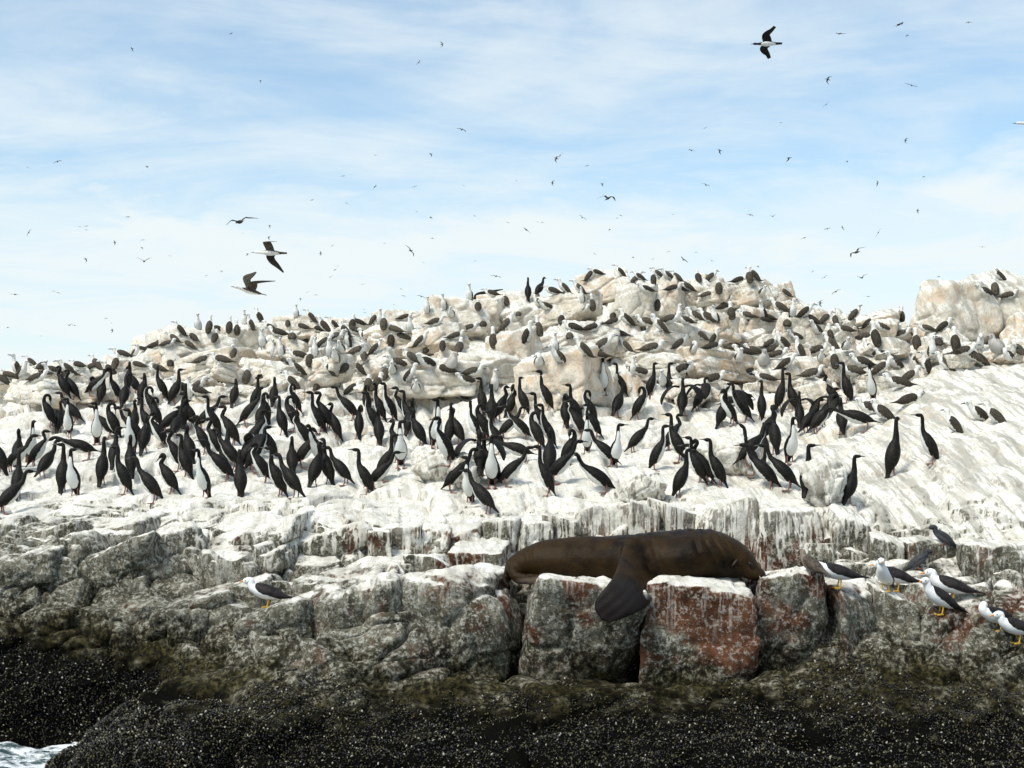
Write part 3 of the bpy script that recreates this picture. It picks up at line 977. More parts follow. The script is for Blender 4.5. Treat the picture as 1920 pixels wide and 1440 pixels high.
BK = lambda *a: [(p, y, l, r, W_) for (p, y, l), r in zip(a, (.054, .049, .047, .045))]
BOOBY = [
    booby(42, BK((60, 0, .05), (78, 0, .05), (80, 0, .04)), (0, 0, .092, .047, W_)),                     # 0 standing, looking ahead
    booby(44, BK((62, 0, .05), (82, 0, .05), (80, 40, .04)), (0, 80, .092, .047, W_)),                   # 1 looking to its left
    booby(44, BK((62, 0, .05), (82, 0, .05), (80, -40, .04)), (0, -80, .092, .047, W_)),                 # 2 looking to its right
    booby(10, BK((40, 0, .05), (75, 0, .05), (80, 0, .035)), (-4, 0, .092, .047, W_), .0, 1.2),          # 3 sitting
    booby(14, BK((50, 0, .05), (100, 30, .05), (150, 50, .04)), (200, 40, .088, .047, W_), .0, 1.2),      # 4 sitting, head on its back
    booby(64, BK((80, 0, .06), (90, 0, .06), (85, 0, .05)), (2, 20, .092, .046, W_)),                    # 5 upright
    booby(30, BK((50, 0, .05), (70, 0, .045), (75, 0, .04)), (-10, 0, .092, .047, W_), .065),            # 6 low stance
    booby(40, BK((60, 0, .05), (100, -20, .05), (150, -40, .04)), (215, -40, .088, .047, W_)),            # 7 standing, preening
    booby(48, BK((62, 0, .05), (40, 0, .04), (-20, 0, .035)), (-60, 0, .088, .047, W_)),                  # 8 head bent down
    booby(52, BK((70, 0, .05), (86, 0, .055), (84, 0, .045)), (6, -30, .092, .047, W_), .085),           # 9 taller
    booby(34, BK((52, 0, .05), (92, 0, .045), (96, 0, .03)), (-6, 25, .092, .047, W_), .07),             # 10 neck drawn in
]
CHICK = [make_bird('booby_chick', 40, [(-.17, .0, .02, .015, 0), (-.12, .0, .07, .06, 0), (-.02, .0, .115, .115, 0), (.08, 0, .11, .11, 0), (.15, 0, .08, .08, 0)],
                   [(70, 0, .05, .055, 0), (80, 0, .04, .05, 0)], (-5, 0, .075, .043, 0), (-.02, .05), .0, (M['chick'], M['slate_bill'], M['slate_legs']), (.06, .014, -.1), .009)]


def gull(lean, neck, head, stand=.12, mats=None):
    body = [(-.36, -.010, .010, .005, N_), (-.27, -.008, .030, .014, N_), (-.19, -.002, .05, .034, 1.1), (-.10, .002, .080, .066, .55), (.0, .006, .094, .088, .32),
            (.085, .004, .088, .088, .22), (.15, 0, .068, .072, -.2), (.19, -.006, .052, .056, -1.1)]
    return make_bird('gull', lean, body, neck, head, (-.01, .06), stand, mats or (M['gull'], M['orange_bill'], M['yellow']), (.055, .013, -.12), .007, .006, 0, .008, .06)


GK = lambda *a: [(p, y, l, r, W_) for (p, y, l), r in zip(a, (.046, .040, .037))]
GULL = [
    gull(16, GK((62, 0, .045), (82, 0, .04)), (-4, 0, .085, .040, W_)),                                   # 0 standing
    gull(14, GK((30, 0, .045), (-20, 0, .04)), (-120, 30, .08, .040, W_), .12),                           # 1 preening its breast
    gull(30, GK((70, 0, .045), (85, 0, .045)), (0, 25, .085, .040, W_)),                                  # 2 upright
    gull(12, GK((60, 0, .045), (130, 30, .04)), (190, 40, .08, .040, W_), .11),                           # 3 head on its back
    gull(20, GK((60, 0, .045), (80, 0, .04)), (-4, 0, .085, .040, N_), .12, (M['young_gull'], M['dark_bill'], M['dark_legs'])),   # 4 young and brown
    make_bird('tern', 36, [(-.24, 0, .012, .004, N_), (-.15, 0, .03, .015, N_), (-.07, 0, .05, .042, .4), (0, 0, .058, .054, .2), (.06, 0, .05, .048, .2), (.10, 0, .035, .036, .5)],
              [(65, 0, .03, .028, N_), (80, 0, .025, .026, N_)], (-4, 0, .06, .026, N_), (-.01, .035), .05, (M['tern'], M['dark_legs'], M['dark_legs']), (.05, .008, -.1), None, 0, 0, .005, .035),
]


# ------------------------------------------------------------------ placing
TAKEN = {}
def place(kind, V, loc, heading, label, category, group, scale=1.0, roll=0, name=None):
    """heading: 0 towards the viewer, -90 to the picture's left, 90 to its right, 180 away"""
    o = link(name or kind, V['body'], None, None, label=label, category=category, group=group)
    for k, me in V.items():
        if k == 'body':
            continue
        link({'b': 'bill', 'l': 'leg', 'e': 'eye'}[k[0]], me, None, o)
    h = R(heading)
    o.location = loc
    o.rotation_euler = (R(roll), 0, math.atan2(-math.cos(h), math.sin(h)))
    o.scale = (scale * random.uniform(.94, 1.06), scale * random.uniform(.92, 1.08), scale * random.uniform(.94, 1.06))
    return o


def faces(h):
    h = (h + 180) % 360 - 180
    if abs(h) < 30:
        return 'facing the viewer'
    if abs(h) > 150:
        return 'back to the viewer'
    return 'facing left' if h < 0 else 'facing right'


ORD = ['first', 'second', 'third', 'fourth', 'fifth', 'sixth', 'seventh', 'eighth', 'ninth', 'tenth', 'eleventh', 'twelfth', 'thirteenth', 'fourteenth', 'fifteenth', 'sixteenth']
ZONES = [(110, 'at the left edge'), (230, 'above the dark hollow'), (340, 'right of the dark hollow'), (440, 'left of the lone gull'), (560, 'above the lone gull'), (680, 'right of the lone gull'),
         (820, 'above the low red step'), (940, 'left of the sea lion'), (1060, 'above the sea lion\'s rump'), (1180, 'above the fore flipper'), (1300, 'above the sea lion\'s chest'),
         (1400, 'above the sea lion\'s head'), (1520, 'above the jointed blocks'), (1680, 'above the preening gull'), (1800, 'on the right-hand dome'), (9999, 'by the right edge')]
SKYZ = [(160, 'at far left'), (400, 'left of the large flyers'), (700, 'around the large flyers'), (900, 'left of centre'), (1150, 'in the centre'), (1400, 'over the peak'), (1580, 'right of the peak'), (1720, 'over the gap'), (9999, 'at far right')]


def zone(x, table):
    for lim, s in table:
        if x < lim:
            return s


def label_all(items, rows, table):
    """items: (x, y, look). A label for each: its look, then its row, its part of the picture and its turn from the left there"""
    cells = {}
    for k, (x, y, look) in enumerate(items):
        row = next(s for lim, s in rows if y < lim)
        cells.setdefault((look, row, zone(x, table)), []).append((x, k))
    out = [None] * len(items)
    for (look, row, zn), mem in cells.items():
        mem.sort()
        for n, (x, k) in enumerate(mem):
            out[k] = '%s, %s, %s%s' % (look, row, zn, '' if len(mem) == 1 else ', %s from left' % ORD[n])
    return out
# standing birds read off the photograph: column and row of the feet, heading, pose
CORMS = [
    (122,745,-80,3),(140,748,-80,3),(157,758,120,0),(124,772,-70,8),(142,792,-80,5),(170,742,60,5),(188,757,180,2),(219,752,-60,0),(230,765,180,11),(240,735,180,0),
    (255,740,-90,10),(265,757,180,4),(306,750,-70,0),(325,757,130,0),(287,782,-80,4),(296,800,-100,4),(95,800,-80,4),(110,812,180,3),(128,818,0,0),(205,820,-60,5),
    (182,832,10,2),(216,822,-90,4),(56,866,40,0),(64,874,70,3),(80,895,150,5),(32,873,180,10),(116,922,180,1),(140,930,0,1),(166,862,-70,6),(190,908,180,0),
    (212,880,180,11),(235,925,-110,0),(245,895,-150,10),(250,815,180,3),(258,830,-60,5),(247,852,0,2),(277,815,-80,0),(310,812,90,5),(327,820,180,9),(270,850,180,4),
    (290,942,-70,0),(322,925,-110,0),(335,882,-70,3),(350,895,-120,0),(305,840,-60,10),(345,800,180,9),(360,803,-90,3),(378,805,110,5),(358,868,-150,10),(384,852,-90,3),
    (385,933,-20,0),(4,890,-100,3),(6,962,100,5),(32,935,180,0),(20,885,60,5),
    (438,762,180,0),(404,815,-45,0),(478,770,110,9),(512,762,180,10),(460,798,80,11),(485,800,180,3),(500,795,-150,4),(530,815,-130,0),(552,808,-80,4),(556,775,-50,9),
    (600,812,-70,0),(615,806,-90,0),(632,825,-120,3),(661,788,-85,5),(690,775,-150,9),(672,822,180,0),(715,790,-120,1),(735,790,-50,0),(705,815,-70,0),(712,835,180,3),
    (760,790,-80,3),(437,835,-80,3),(425,902,-75,0),(440,880,-80,0),(455,885,80,4),(470,850,90,3),(490,845,180,3),(510,860,-80,3),(472,884,100,7),(452,932,180,0),
    (525,930,-110,0),(555,932,-120,5),(548,890,180,10),(565,875,80,10),(588,912,150,3),(617,908,-150,0),(648,908,-115,0),(688,926,-85,0),(702,915,80,5),(717,900,85,0),
    (745,866,-150,3),(752,876,0,1),(765,815,180,3),(600,872,-30,5),(497,905,-70,10),(412,860,-80,3),(422,875,180,5),(575,840,-60,3),
    (770,805,-90,0),(790,836,-115,3),(815,838,10,2),(905,775,180,1),(922,792,180,0),(934,788,150,3),(955,784,100,9),(985,776,-130,2),(1028,769,-115,0),(1062,800,180,9),
    (1083,796,-90,0),(1110,790,-80,4),(842,835,180,0),(862,832,-130,3),(895,825,-60,9),(912,828,-80,0),(840,872,-50,3),(845,922,85,5),(900,890,180,7),(935,850,-80,0),
    (945,822,80,5),(985,825,-60,5),(1010,842,-90,4),(1018,815,-70,0),(1032,838,-110,0),(985,867,-90,6),(948,911,85,5),(925,905,-80,0),(880,945,-25,2),(915,962,-125,5),
    (922,913,0,1),(1028,928,-110,0),(1030,890,180,3),(1040,905,80,5),(1062,868,120,4),(1100,850,0,0),(1145,872,-75,5),(1135,922,-65,0),(1152,876,10,1),(1118,820,-80,3),(1090,822,-90,3),
    (1132,740,0,1),(1168,742,-90,0),(1220,745,120,9),(1258,750,180,2),(1155,782,150,5),(1195,785,70,4),(1280,778,150,7),(1308,770,100,7),(1372,796,-60,0),(1398,790,-120,7),
    (1428,786,180,9),(1462,770,110,9),(1488,770,-150,9),(1500,802,180,7),(1512,812,100,5),(1255,845,90,3),(1275,865,-90,0),(1228,882,80,0),(1187,848,100,5),(1272,930,95,0),
    (1312,905,-90,0),(1350,912,-85,0),(1352,800,120,8),(1335,905,-100,5),(1412,890,-75,8),(1445,918,-115,5),(1480,918,-120,5),(1455,850,180,0),(1482,868,10,0),(1512,928,150,2),
    (1397,872,90,5),(1430,870,180,3),(1435,830,100,0),(1360,770,80,6),(1325,905,-80,10),
    (1590,754,-140,9),(1566,766,-120,3),(1545,800,100,7),(1530,813,95,5),(1580,813,180,10),(1625,808,-95,6),(1637,752,-20,0),(1748,868,-105,0),(1672,893,130,9),(1590,945,120,2),
    (990,565,180,3),(1008,556,150,5),
]
BOOBS = [
    (182,690,0,5),(208,702,-100,0),(252,668,60,0),(233,672,-90,3),(262,692,-90,3),(288,656,90,3),(310,652,90,3),(340,627,-90,0),(364,638,-140,0),(372,614,0,5),(392,622,180,5),
    (412,624,-90,3),(430,622,180,5),(445,626,180,5),(437,668,180,7),(375,684,90,4),(420,684,-90,3),(345,736,-80,6),(366,732,100,6),(355,746,0,5),(376,742,-90,3),(413,716,180,5),
    (85,706,-90,3),(103,703,-60,3),(150,692,0,5),(60,684,-90,0),(65,718,90,3),(20,712,-90,3),(40,706,60,0),(8,720,0,5),(120,712,90,3),
    (487,604,-100,0),(458,596,0,5),(510,622,-80,6),(526,632,-110,3),(555,594,0,5),(585,602,-110,0),(570,620,0,5),(600,624,-90,3),(610,620,0,5),(628,616,-90,0),(648,629,-110,0),
    (660,617,0,5),(668,627,-90,3),(688,641,-100,0),(700,607,100,0),(712,608,0,5),(720,616,180,5),(733,647,180,5),(756,602,90,3),(768,624,0,5),(800,587,0,5),(833,580,-20,5),
    (880,562,-30,5),(925,557,-90,3),(575,643,0,5),(582,658,0,1),(512,668,0,5),(527,668,-10,5),(590,668,10,5),(618,668,0,5),(565,675,-90,3),(580,684,180,5),(640,664,0,3),
    (665,668,90,4),(682,674,180,6),(702,662,90,0),(775,679,-100,0),(786,648,90,0),(830,656,180,8),(850,638,90,3),(876,622,90,3),(925,649,180,5),(550,727,-95,0),(595,729,150,1),
    (632,724,0,5),(618,702,-100,0),(645,698,0,5),(722,710,160,7),(736,703,0,3),(840,703,-90,3),(881,707,90,3),(880,722,-80,3),(780,738,0,3),(818,746,-110,0),(656,738,0,5),(690,727,180,6),
    (905,727,0,5),(926,732,10,5),(462,716,0,5),(490,717,90,3),(805,690,-60,3),(860,745,-90,6),(765,715,60,0),(705,730,0,5),
    (1012,575,-100,0),(1040,553,-90,3),(1060,548,-80,0),(1088,548,-105,0),(1105,524,90,8),(1122,518,0,5),(1165,517,-100,0),(1190,515,90,0),(1201,508,0,5),(1236,512,-105,0),
    (1225,532,180,5),(1255,523,-80,6),(1271,526,0,5),(1292,544,-110,6),(1280,550,-90,3),(1215,550,-60,3),(1310,527,180,0),(1330,528,100,0),(1382,533,90,3),(1405,528,180,5),(1416,524,0,5),
    (1092,566,-30,5),(1085,588,90,3),(1111,580,0,5),(1135,572,90,0),(1150,596,-20,5),(1178,607,-105,0),(1010,627,-140,5),(1080,623,-90,3),(1106,623,90,3),(1165,634,0,5),(1176,657,-120,0),
    (1216,662,90,3),(1098,666,-100,0),(1126,655,20,5),(1122,674,-90,3),(1040,660,0,5),(1186,704,0,5),(1205,608,90,3),(1218,613,-90,3),(1250,608,60,3),(1271,604,0,5),(1290,610,-80,3),
    (1308,600,-100,6),(1331,603,0,5),(1342,604,-30,5),(1362,568,80,0),(1355,583,90,3),(1402,606,-105,0),(1336,646,100,0),(1372,644,-90,0),(1300,664,0,4),(1331,659,90,3),(1270,653,0,5),
    (1406,600,0,5),(1430,596,-60,5),(1441,604,-90,3),(1402,669,-95,3),(1446,664,90,3),(1416,709,-95,3),(1440,718,-100,3),(1206,706,0,5),(1276,702,90,4),(1333,720,90,3),(1244,724,0,6),
    (1475,555,-100,0),(1467,585,-105,0),(1436,608,-90,3),(1526,606,-105,0),(1486,593,0,5),(1506,594,0,5),(1556,637,-150,5),(1545,606,0,5),(1566,610,0,5),(1600,599,100,0),(1626,613,95,0),
    (1690,603,180,5),(1643,646,180,5),(1616,640,90,3),(1686,634,90,3),(1718,653,180,5),(1741,624,-90,3),(1766,620,90,6),(1748,673,0,5),(1776,693,-100,0),(1791,655,0,5),(1801,669,90,3),
    (1836,655,-20,8),(1842,686,-110,0),(1866,550,180,5),(1851,556,-60,3),(1886,562,90,3),(1876,524,-90,7),(1441,650,0,5),(1417,666,-90,3),(1452,674,90,3),(1472,654,-100,0),(1527,666,90,3),
    (1562,654,-100,0),(1586,659,0,3),(1566,688,180,5),(1636,669,0,5),(1666,676,-90,3),(1721,684,90,3),(1516,711,90,3),(1542,706,0,5),(1606,706,-90,3),(1586,726,0,5),(1691,728,-100,3),
    (1701,716,0,5),(1661,787,-100,0),(1637,777,-95,3),(1790,808,-100,0),(1840,788,-80,6),(1870,792,-120,0),(1700,762,90,3),
]
# fainter birds among the boulders, on the crests
EXTRA = [(268,660),(296,648),(328,640),(356,652),(402,640),(470,616),(540,612),(625,640),(652,648),(676,612),(742,626),(758,640),(812,612),(846,596),(896,582),(948,570),(972,596),(1028,582),(1052,606),
         (1068,640),(1146,612),(1232,580),(1258,548),(1322,560),(1348,548),(1372,596),(1428,556),(1476,616),(1496,640),(1534,626),(1590,626),(1660,622),(1706,636),(1760,652),(1826,676),(1896,680),(1912,664),
         (492,650),(548,640),(604,650),(630,680),(560,700),(676,700),(750,690),(800,660),(860,660),(906,616),(946,620),(988,640),(1010,690),(1052,680),(1240,620),(1316,636),(1384,680),(1470,690),(1500,668),
         (1540,680),(1622,690),(1648,700),(1682,690),(1738,700),(30,700),(76,696),(130,700),(170,696),(216,690),(300,700),(320,690)]
CHICKS = [(1870,668,-60),(1892,682,30),(783,742,-20),(1432,690,0),(845,700,40)]
# birds in the air: column, row, wing span in pixels, tilt of the wings, shape (0 gliding, 1 arched, 2 raised, 3 edge-on)
FLY = [(450,416,70,16,1),(1140,372,42,-2,1),(770,470,28,-55,0),(1606,473,44,32,1),(1647,436,20,60,0),(987,431,24,-38,0),(1092,408,20,-30,1),(1050,292,20,50,0),(1043,297,12,55,3),(1101,311,11,10,1),
       (1036,343,9,80,3),(1575,63,22,0,0),(1686,46,30,20,0),(1701,66,8,0,3),(1552,149,14,65,3),(1549,196,18,38,0),(1709,160,28,-20,0),(1698,263,10,70,3),(1479,296,14,15,3),(1296,282,16,-20,1),
       (1350,282,12,-60,3),(1324,347,20,-25,1),(1645,344,14,75,0),(1407,403,14,-15,0),(1449,406,14,8,2),(1551,429,14,15,0),(1580,427,11,-55,0),(1508,446,18,20,0),(1546,520,16,30,1),(1616,521,26,15,2),
       (1567,547,20,28,0),(1628,556,14,0,0),(1842,463,12,-5,0),(1721,395,8,-65,3),(1732,331,5,0,3),(1322,240,14,28,0),(1464,230,10,15,0),(785,117,12,40,0),(829,83,10,-75,3),(866,243,20,-15,0),
       (704,291,10,-10,0),(808,289,8,-40,3),(703,350,12,35,0),(777,350,12,20,0),(869,348,10,-25,0),(968,339,8,-20,0),(1129,345,8,-45,3),(781,397,9,-25,0),(808,407,8,0,3),(890,405,11,-25,1),
       (952,417,12,-15,0),(1008,416,10,-10,0),(1017,417,9,-8,0),(643,330,12,5,0),(240,407,12,8,1),(54,436,16,62,0),(150,425,10,0,0),(162,424,10,15,0),(162,431,8,0,0),(268,450,10,5,0),
       (266,464,7,-15,3),(215,455,8,80,3),(161,486,10,-50,3),(270,490,32,0,2),(318,480,8,-10,1),(506,423,8,-50,3),(504,445,8,80,3),(464,476,8,10,3),(623,461,11,35,1),(601,475,8,80,3),
       (108,303,17,22,0),(52,314,11,-20,0),(276,312,9,-15,3),(248,91,9,-40,3),(433,63,10,15,0),(488,151,7,-50,3),(100,546,10,0,0),(109,549,12,-15,0),(28,552,22,-3,0),(130,610,14,0,2),
       (140,610,12,0,0),(199,597,8,0,0),(209,606,8,0,0),(210,619,8,60,3),(77,630,9,0,0),(15,614,9,10,0),(387,517,9,15,1),(415,508,7,0,3),(620,519,7,30,0),(628,506,7,25,0),
       (633,499,8,20,0),(576,548,9,25,0),(592,553,8,0,0),(563,560,6,-50,3),(680,533,12,10,0),(752,542,12,-25,0),(757,555,11,-15,0),(790,556,18,-18,0),(806,560,10,-15,0),(738,571,8,-15,0),
       (682,580,8,-15,0),(684,586,8,0,0),(721,456,9,0,0),(811,447,10,0,0),(793,492,8,-20,0),(891,489,8,5,0),(930,518,22,-10,0),(1115,476,8,-45,1),(1143,430,5,0,3),(1224,486,10,10,1),
       (1187,482,5,0,3),(1282,487,20,-35,1),(1254,472,10,15,1),(1262,402,7,0,0),(1335,489,14,-25,0),(1421,499,7,0,3),(1305,473,8,0,0),(1524,509,7,25,0),(1741,526,10,-10,0),(1760,518,6,0,3),
       (1596,584,7,0,0),(1816,42,12,-3,0),(1164,404,8,-15,0),(1157,409,7,15,0),(650,381,9,-15,0),(585,375,11,10,0),(455,437,8,-25,0),(1538,568,12,80,3),(1725,575,9,80,3),(1588,302,4,0,3)]
BIGFLY = [  # column, row, metres, heading, roll, pitch, wing beat (deg up inner, outer), kind, label
    (508,474,36,-95,38,2,(24,-42),'booby','large flying booby with drooping wings, upper of the two left of the crest'),
    (470,546,33,-50,-18,8,(50,34),'booby','large flying booby with wings raised high, lower of the two left of the crest'),
    (1440,82,40,-84,46,-3,(30,-6),'cormorant','cormorant flying left with white belly, highest large bird at upper right'),
    (1942,231,32,-92,30,0,(-5,-20),'booby','flying bird cut off by the right edge of the photo, bill pointing left'),
    (895,580,29,-60,25,10,(40,5),'booby','booby landing with spread dark wings beside the crest left of centre')]
GULLS = [(502,1138,-90,0,'lone gull with yellow legs standing on grey rock at left'),
         (1573,1102,-85,1,'gull preening its breast on the ledge right of the sea lion'),
         (1682,1108,-90,0,'gull facing left beside another white gull on the right ledge'),
         (1660,1108,-30,2,'white-fronted gull standing close in front of another on the right ledge'),
         (1764,1152,-80,2,'gull standing lowest of the ledge group, yellow feet apart'),
         (1785,1128,-100,0,'gull standing behind the lowest gull, only its dark wing clear'),
         (1872,1182,-75,3,'gull with its head on its back near the right edge'),
         (1908,1206,-80,0,'gull cut off by the right edge of the photo, yellow feet'),
         (1524,1086,-150,4,'brown young gull behind the preening gull'),
         (1768,1022,-90,5,'small dark grey tern on the white rock face at right'),
         (1722,1066,80,5,'dark tern in the shade behind the right ledge gulls')]


def foot(x, y):
    """where a bird's feet touch the rock; steps down the picture if the spot is above the crest"""
    for k in range(14):
        loc, nor = hit(x, y + 4 * k)
        if loc is not None and loc.y < 60:
            return loc
    return None


POSE = ['neck upright', 'head turned', 'head turned', 'neck in an S', 'neck curled back', 'leaning forward', 'bowing low', 'wings held open', 'bill raised', 'tall and thin', 'head bent down', 'looking aside']
jobs = []
SPECIAL = {(1748, 868): 'lone cormorant facing left on the right slope, nearest the white dome', (1672, 893): 'lone slim cormorant on a rock point below right dome',
           (1590, 945): 'rightmost lowest cormorant, facing right, above the jointed blocks', (1512, 928): 'cormorant back to the viewer at right end of the front row',
           (915, 962): 'lowest cormorant of the whole flock, leaning left, front row centre', (985, 867): 'cormorant bowing with level body in the centre of the flock',
           (990, 565): 'dark cormorant on the crest left of the peak', (1008, 556): 'dark cormorant behind another on the crest left of the peak',
           (1637, 752): 'lone cormorant with white front among boobies at right'}
for (x, y, h, v) in CORMS:
    if 40 < abs(h) < 101:
        h += math.copysign(20, h)
    if v in (0, 9) and (x, y) not in SPECIAL and random.random() < .34:
        v = random.choice([3, 10, 12, 13, 5, 1, 2, 4])
    jobs.append(('c', x, y, h, v))
for (x, y, h, v) in BOOBS:
    if v == 5 and abs(h) < 30 and random.random() < .5:
        h, v = random.choice([(180, 5), (-110, 6), (150, 0), (-120, 0), (-100, 3), (100, 6)])
    jobs.append(('b', x, y, h, v))
for i, (x, y) in enumerate(EXTRA):
    jobs.append(('b', x, y, random.choice([-90, -100, 90, 0, 180, -60]), random.choice([3, 3, 0, 5, 6, 4])))
feet = [foot(j[1], j[2]) for j in jobs]
chf = [foot(c[0], c[1]) for c in CHICKS]
guf = [foot(c[0], c[1]) for c in GULLS]
jobs, feet = zip(*[(j, l) for j, l in zip(jobs, feet) if l is not None])
CPOS = ['neck upright', 'head turned', 'head turned', 'neck in S', 'neck curled', 'leaning', 'bowing', 'wings open', 'bill raised', 'tall', 'head bent', 'looking aside', 'neck drawn in', 'crouching']
BPOS = ['standing', 'standing', 'standing', 'sitting', 'sitting head tucked', 'upright', 'crouching', 'preening', 'head down']
looks = [('cormorant %s %s' % (faces(j[3]), CPOS[j[4]]) if j[0] == 'c' else 'booby %s %s' % (BPOS[j[4]], faces(j[3]))) for j in jobs]
CROWS = [(760, 'rearmost row'), (800, 'rear row'), (835, 'middle row'), (875, 'third row'), (907, 'second row'), (9999, 'front row')]
BROWS = [(560, 'highest boulders'), (600, 'upper boulders'), (640, 'middle boulders'), (675, 'lower boulders'), (720, 'lowest boulders'), (9999, 'among the cormorants')]
ci = [k for k, j in enumerate(jobs) if j[0] == 'c']
bi = [k for k, j in enumerate(jobs) if j[0] == 'b']
labs = [None] * len(jobs)
for ids, rw in ((ci, CROWS), (bi, BROWS)):
    for k, s in zip(ids, label_all([(jobs[k][1], jobs[k][2], looks[k]) for k in ids], rw, ZONES)):
        labs[k] = s
for (kd, x, y, h, v), loc, lab in zip(jobs, feet, labs):
    h2 = h + random.uniform(-14, 14)
    if kd == 'c':
        lab = SPECIAL.get((x, y)) or lab
        place('cormorant', CORM[v], loc - Vector((0, 0, .012)), h2, lab, 'cormorant', 'cormorants standing on the white slope', random.uniform(.78, .90), random.uniform(-3, 3))
    else:
        dz = 0 if v not in (3, 4) else .06
        if v == 0 and random.random() < .45:
            v = random.choice([2, 6, 9, 10])
        place('booby', BOOBY[v], loc + Vector((0, 0, dz - .012)), h2, lab, 'booby', 'boobies resting among the boulders', random.uniform(.54, .65), random.uniform(-4, 4))
CLAB = ['beside the preening booby at far right', 'by the right edge', 'behind the cormorants left of centre', 'above the jointed blocks', 'left of the sea lion']
for (x, y, h), loc, cl in zip(CHICKS, chf, CLAB):
    if loc is not None:
        place('booby_chick', CHICK[0], loc + Vector((0, 0, .08)), h, 'fluffy grey booby chick ' + cl, 'chick', 'grey chicks among the boobies', random.uniform(.7, .85))
for (x, y, h, v, lab), loc in zip(GULLS, guf):
    if loc is not None:
        place('tern' if v == 5 else 'gull', GULL[v], loc, h, lab, 'tern' if v == 5 else 'gull', 'gulls and terns on the lower rocks', {4: .66, 5: .9}.get(v, .78))


# ------------------------------------------------------------------ birds in the air
def wing_mesh(name, s, span, chord, up1, up2, mat, swept=.06):
    """one outstretched wing, bent at the wrist; s = +1 is the bird's left"""
    a1, a2 = R(up1), R(up2)
    half = span / 2
    y1, z1 = .42 * half * math.cos(a1), .42 * half * math.sin(a1)
    y2, z2 = y1 + .34 * half * math.cos(a2), z1 + .34 * half * math.sin(a2)
    y3, z3 = y2 + .24 * half * math.cos(a2 - .1), z2 + .24 * half * math.sin(a2 - .1)
    rows = [[0, 0, 0, chord * .5, .022, N_], [.03, y1 * .5, z1 * .5, chord * .52, .016, N_], [.05 + swept * .6, y1, z1, chord * .50, .012, N_],
            [.02, (y1 + y2) / 2, (z1 + z2) / 2, chord * .40, .009, N_], [-.05 - swept, y2, z2, chord * .27, .006, N_], [-.15 - swept * 2 + (.05 if chord > .23 else 0), y3, z3, .018 if chord < .23 else .05, .003, N_]]
    rows = [[r[0], s * r[1], *r[2:]] for r in rows]
    return skin(name, [loft(rows, 16, 10, side=(1, 0, 0))], mat)


def flyer_parts(kind, up1, up2):
    sp_, ch_, sw_ = (1.36, .21, .06) if kind == 'booby' else (1.08, .25, .02)
    mt = M['cormorant'] if kind == 'cormorant' else M['booby']
    lim = [N_, N_, .6, .2, 0, 0, -.3, -1] if kind == 'booby' else [N_, N_, .6, .25, .1, .1, .4, N_]
    xs = [-.42, -.30, -.2, -.1, .02, .12, .20, .26]
    rw = [.03, .04, .045, .065, .078, .070, .048, .036]
    ctrl = [[x, 0, 0, a, a * (.3 if i < 2 else .9), l] for i, (x, a, l) in enumerate(zip(xs, rw, lim))]
    ctrl += [[.33, 0, .005, .03, .032, W_ if kind == 'booby' else N_], [.40, 0, .01, .033, .034, W_ if kind == 'booby' else N_], [.44, 0, .005, .018, .018, W_ if kind == 'booby' else N_]]
    return {'body': skin('flying_' + kind, [loft(ctrl, 24, 10)], mt), 'bill': bill_mesh('flying_bill', (.44, 0, .005), (.53, 0, -.005), .013, M['slate_bill']),
            'wing1': wing_mesh('flying_wing', 1, sp_, ch_, up1, up2, mt, sw_), 'wing-1': wing_mesh('flying_wing', -1, sp_, ch_, up1, up2, mt, sw_)}


def orient(o, loc, heading, roll, pitch):
    h = R(heading)
    rz = math.atan2(-math.cos(h), math.sin(h))
    m = Matrix.Rotation(rz, 4, 'Z') @ Matrix.Rotation(R(-pitch), 4, 'Y') @ Matrix.Rotation(R(roll), 4, 'X')
    o.matrix_world = Matrix.Translation(Vector(loc)) @ m


for (x, y, dist, h, rl, pt, (u1, u2), kd, lab) in BIGFLY:
    ps = flyer_parts(kd, u1, u2)
    o = link('flying_' + kd, ps['body'], None, None, label=lab, category=kd, group='large birds in flight')
    for k, me in ps.items():
        if k != 'body':
            link('wing' if k[0] == 'w' else 'bill', me, None, o)
    orient(o, at(x, y, dist), h, rl, pt)
SM = []
for kd, u1, u2 in (('booby', 6, -4), ('booby', 24, -18), ('booby', 34, 22), ('booby', -20, -35)):
    p_ = flyer_parts(kd, u1, u2)
    obs = [bpy.data.objects.new('t', me) for me in p_.values()]
    vs, fs, off = [], [], 0
    for me in p_.values():
        vs += [tuple(v.co) for v in me.vertices]
        fs += [tuple(i + off for i in q.vertices) for q in me.polygons]
        off += len(me.vertices)
    for ob in obs:
        bpy.data.objects.remove(ob)
    me = bpy.data.meshes.new('distant_bird')
    me.from_pydata(vs, [], fs)
    me.materials.append(M['booby'])
    at3 = me.attributes.new('pat', 'FLOAT', 'POINT')
    at3.data.foreach_set('value', np.full(len(vs), -1, dtype=np.float32))
    SM.append(me)
SHP = ['gliding', 'with arched wings', 'with raised wings', 'wings edge-on']
FROWS = [(130, 'highest'), (260, 'very high'), (340, 'high'), (410, 'midway up the sky'), (460, 'low'), (520, 'lower'), (9999, 'just above the rocks')]
flab = label_all([(q[0], q[1], ('tiny' if q[2] < 12 else 'small') + ' distant bird ' + SHP[q[4]]) for q in FLY], FROWS, SKYZ)
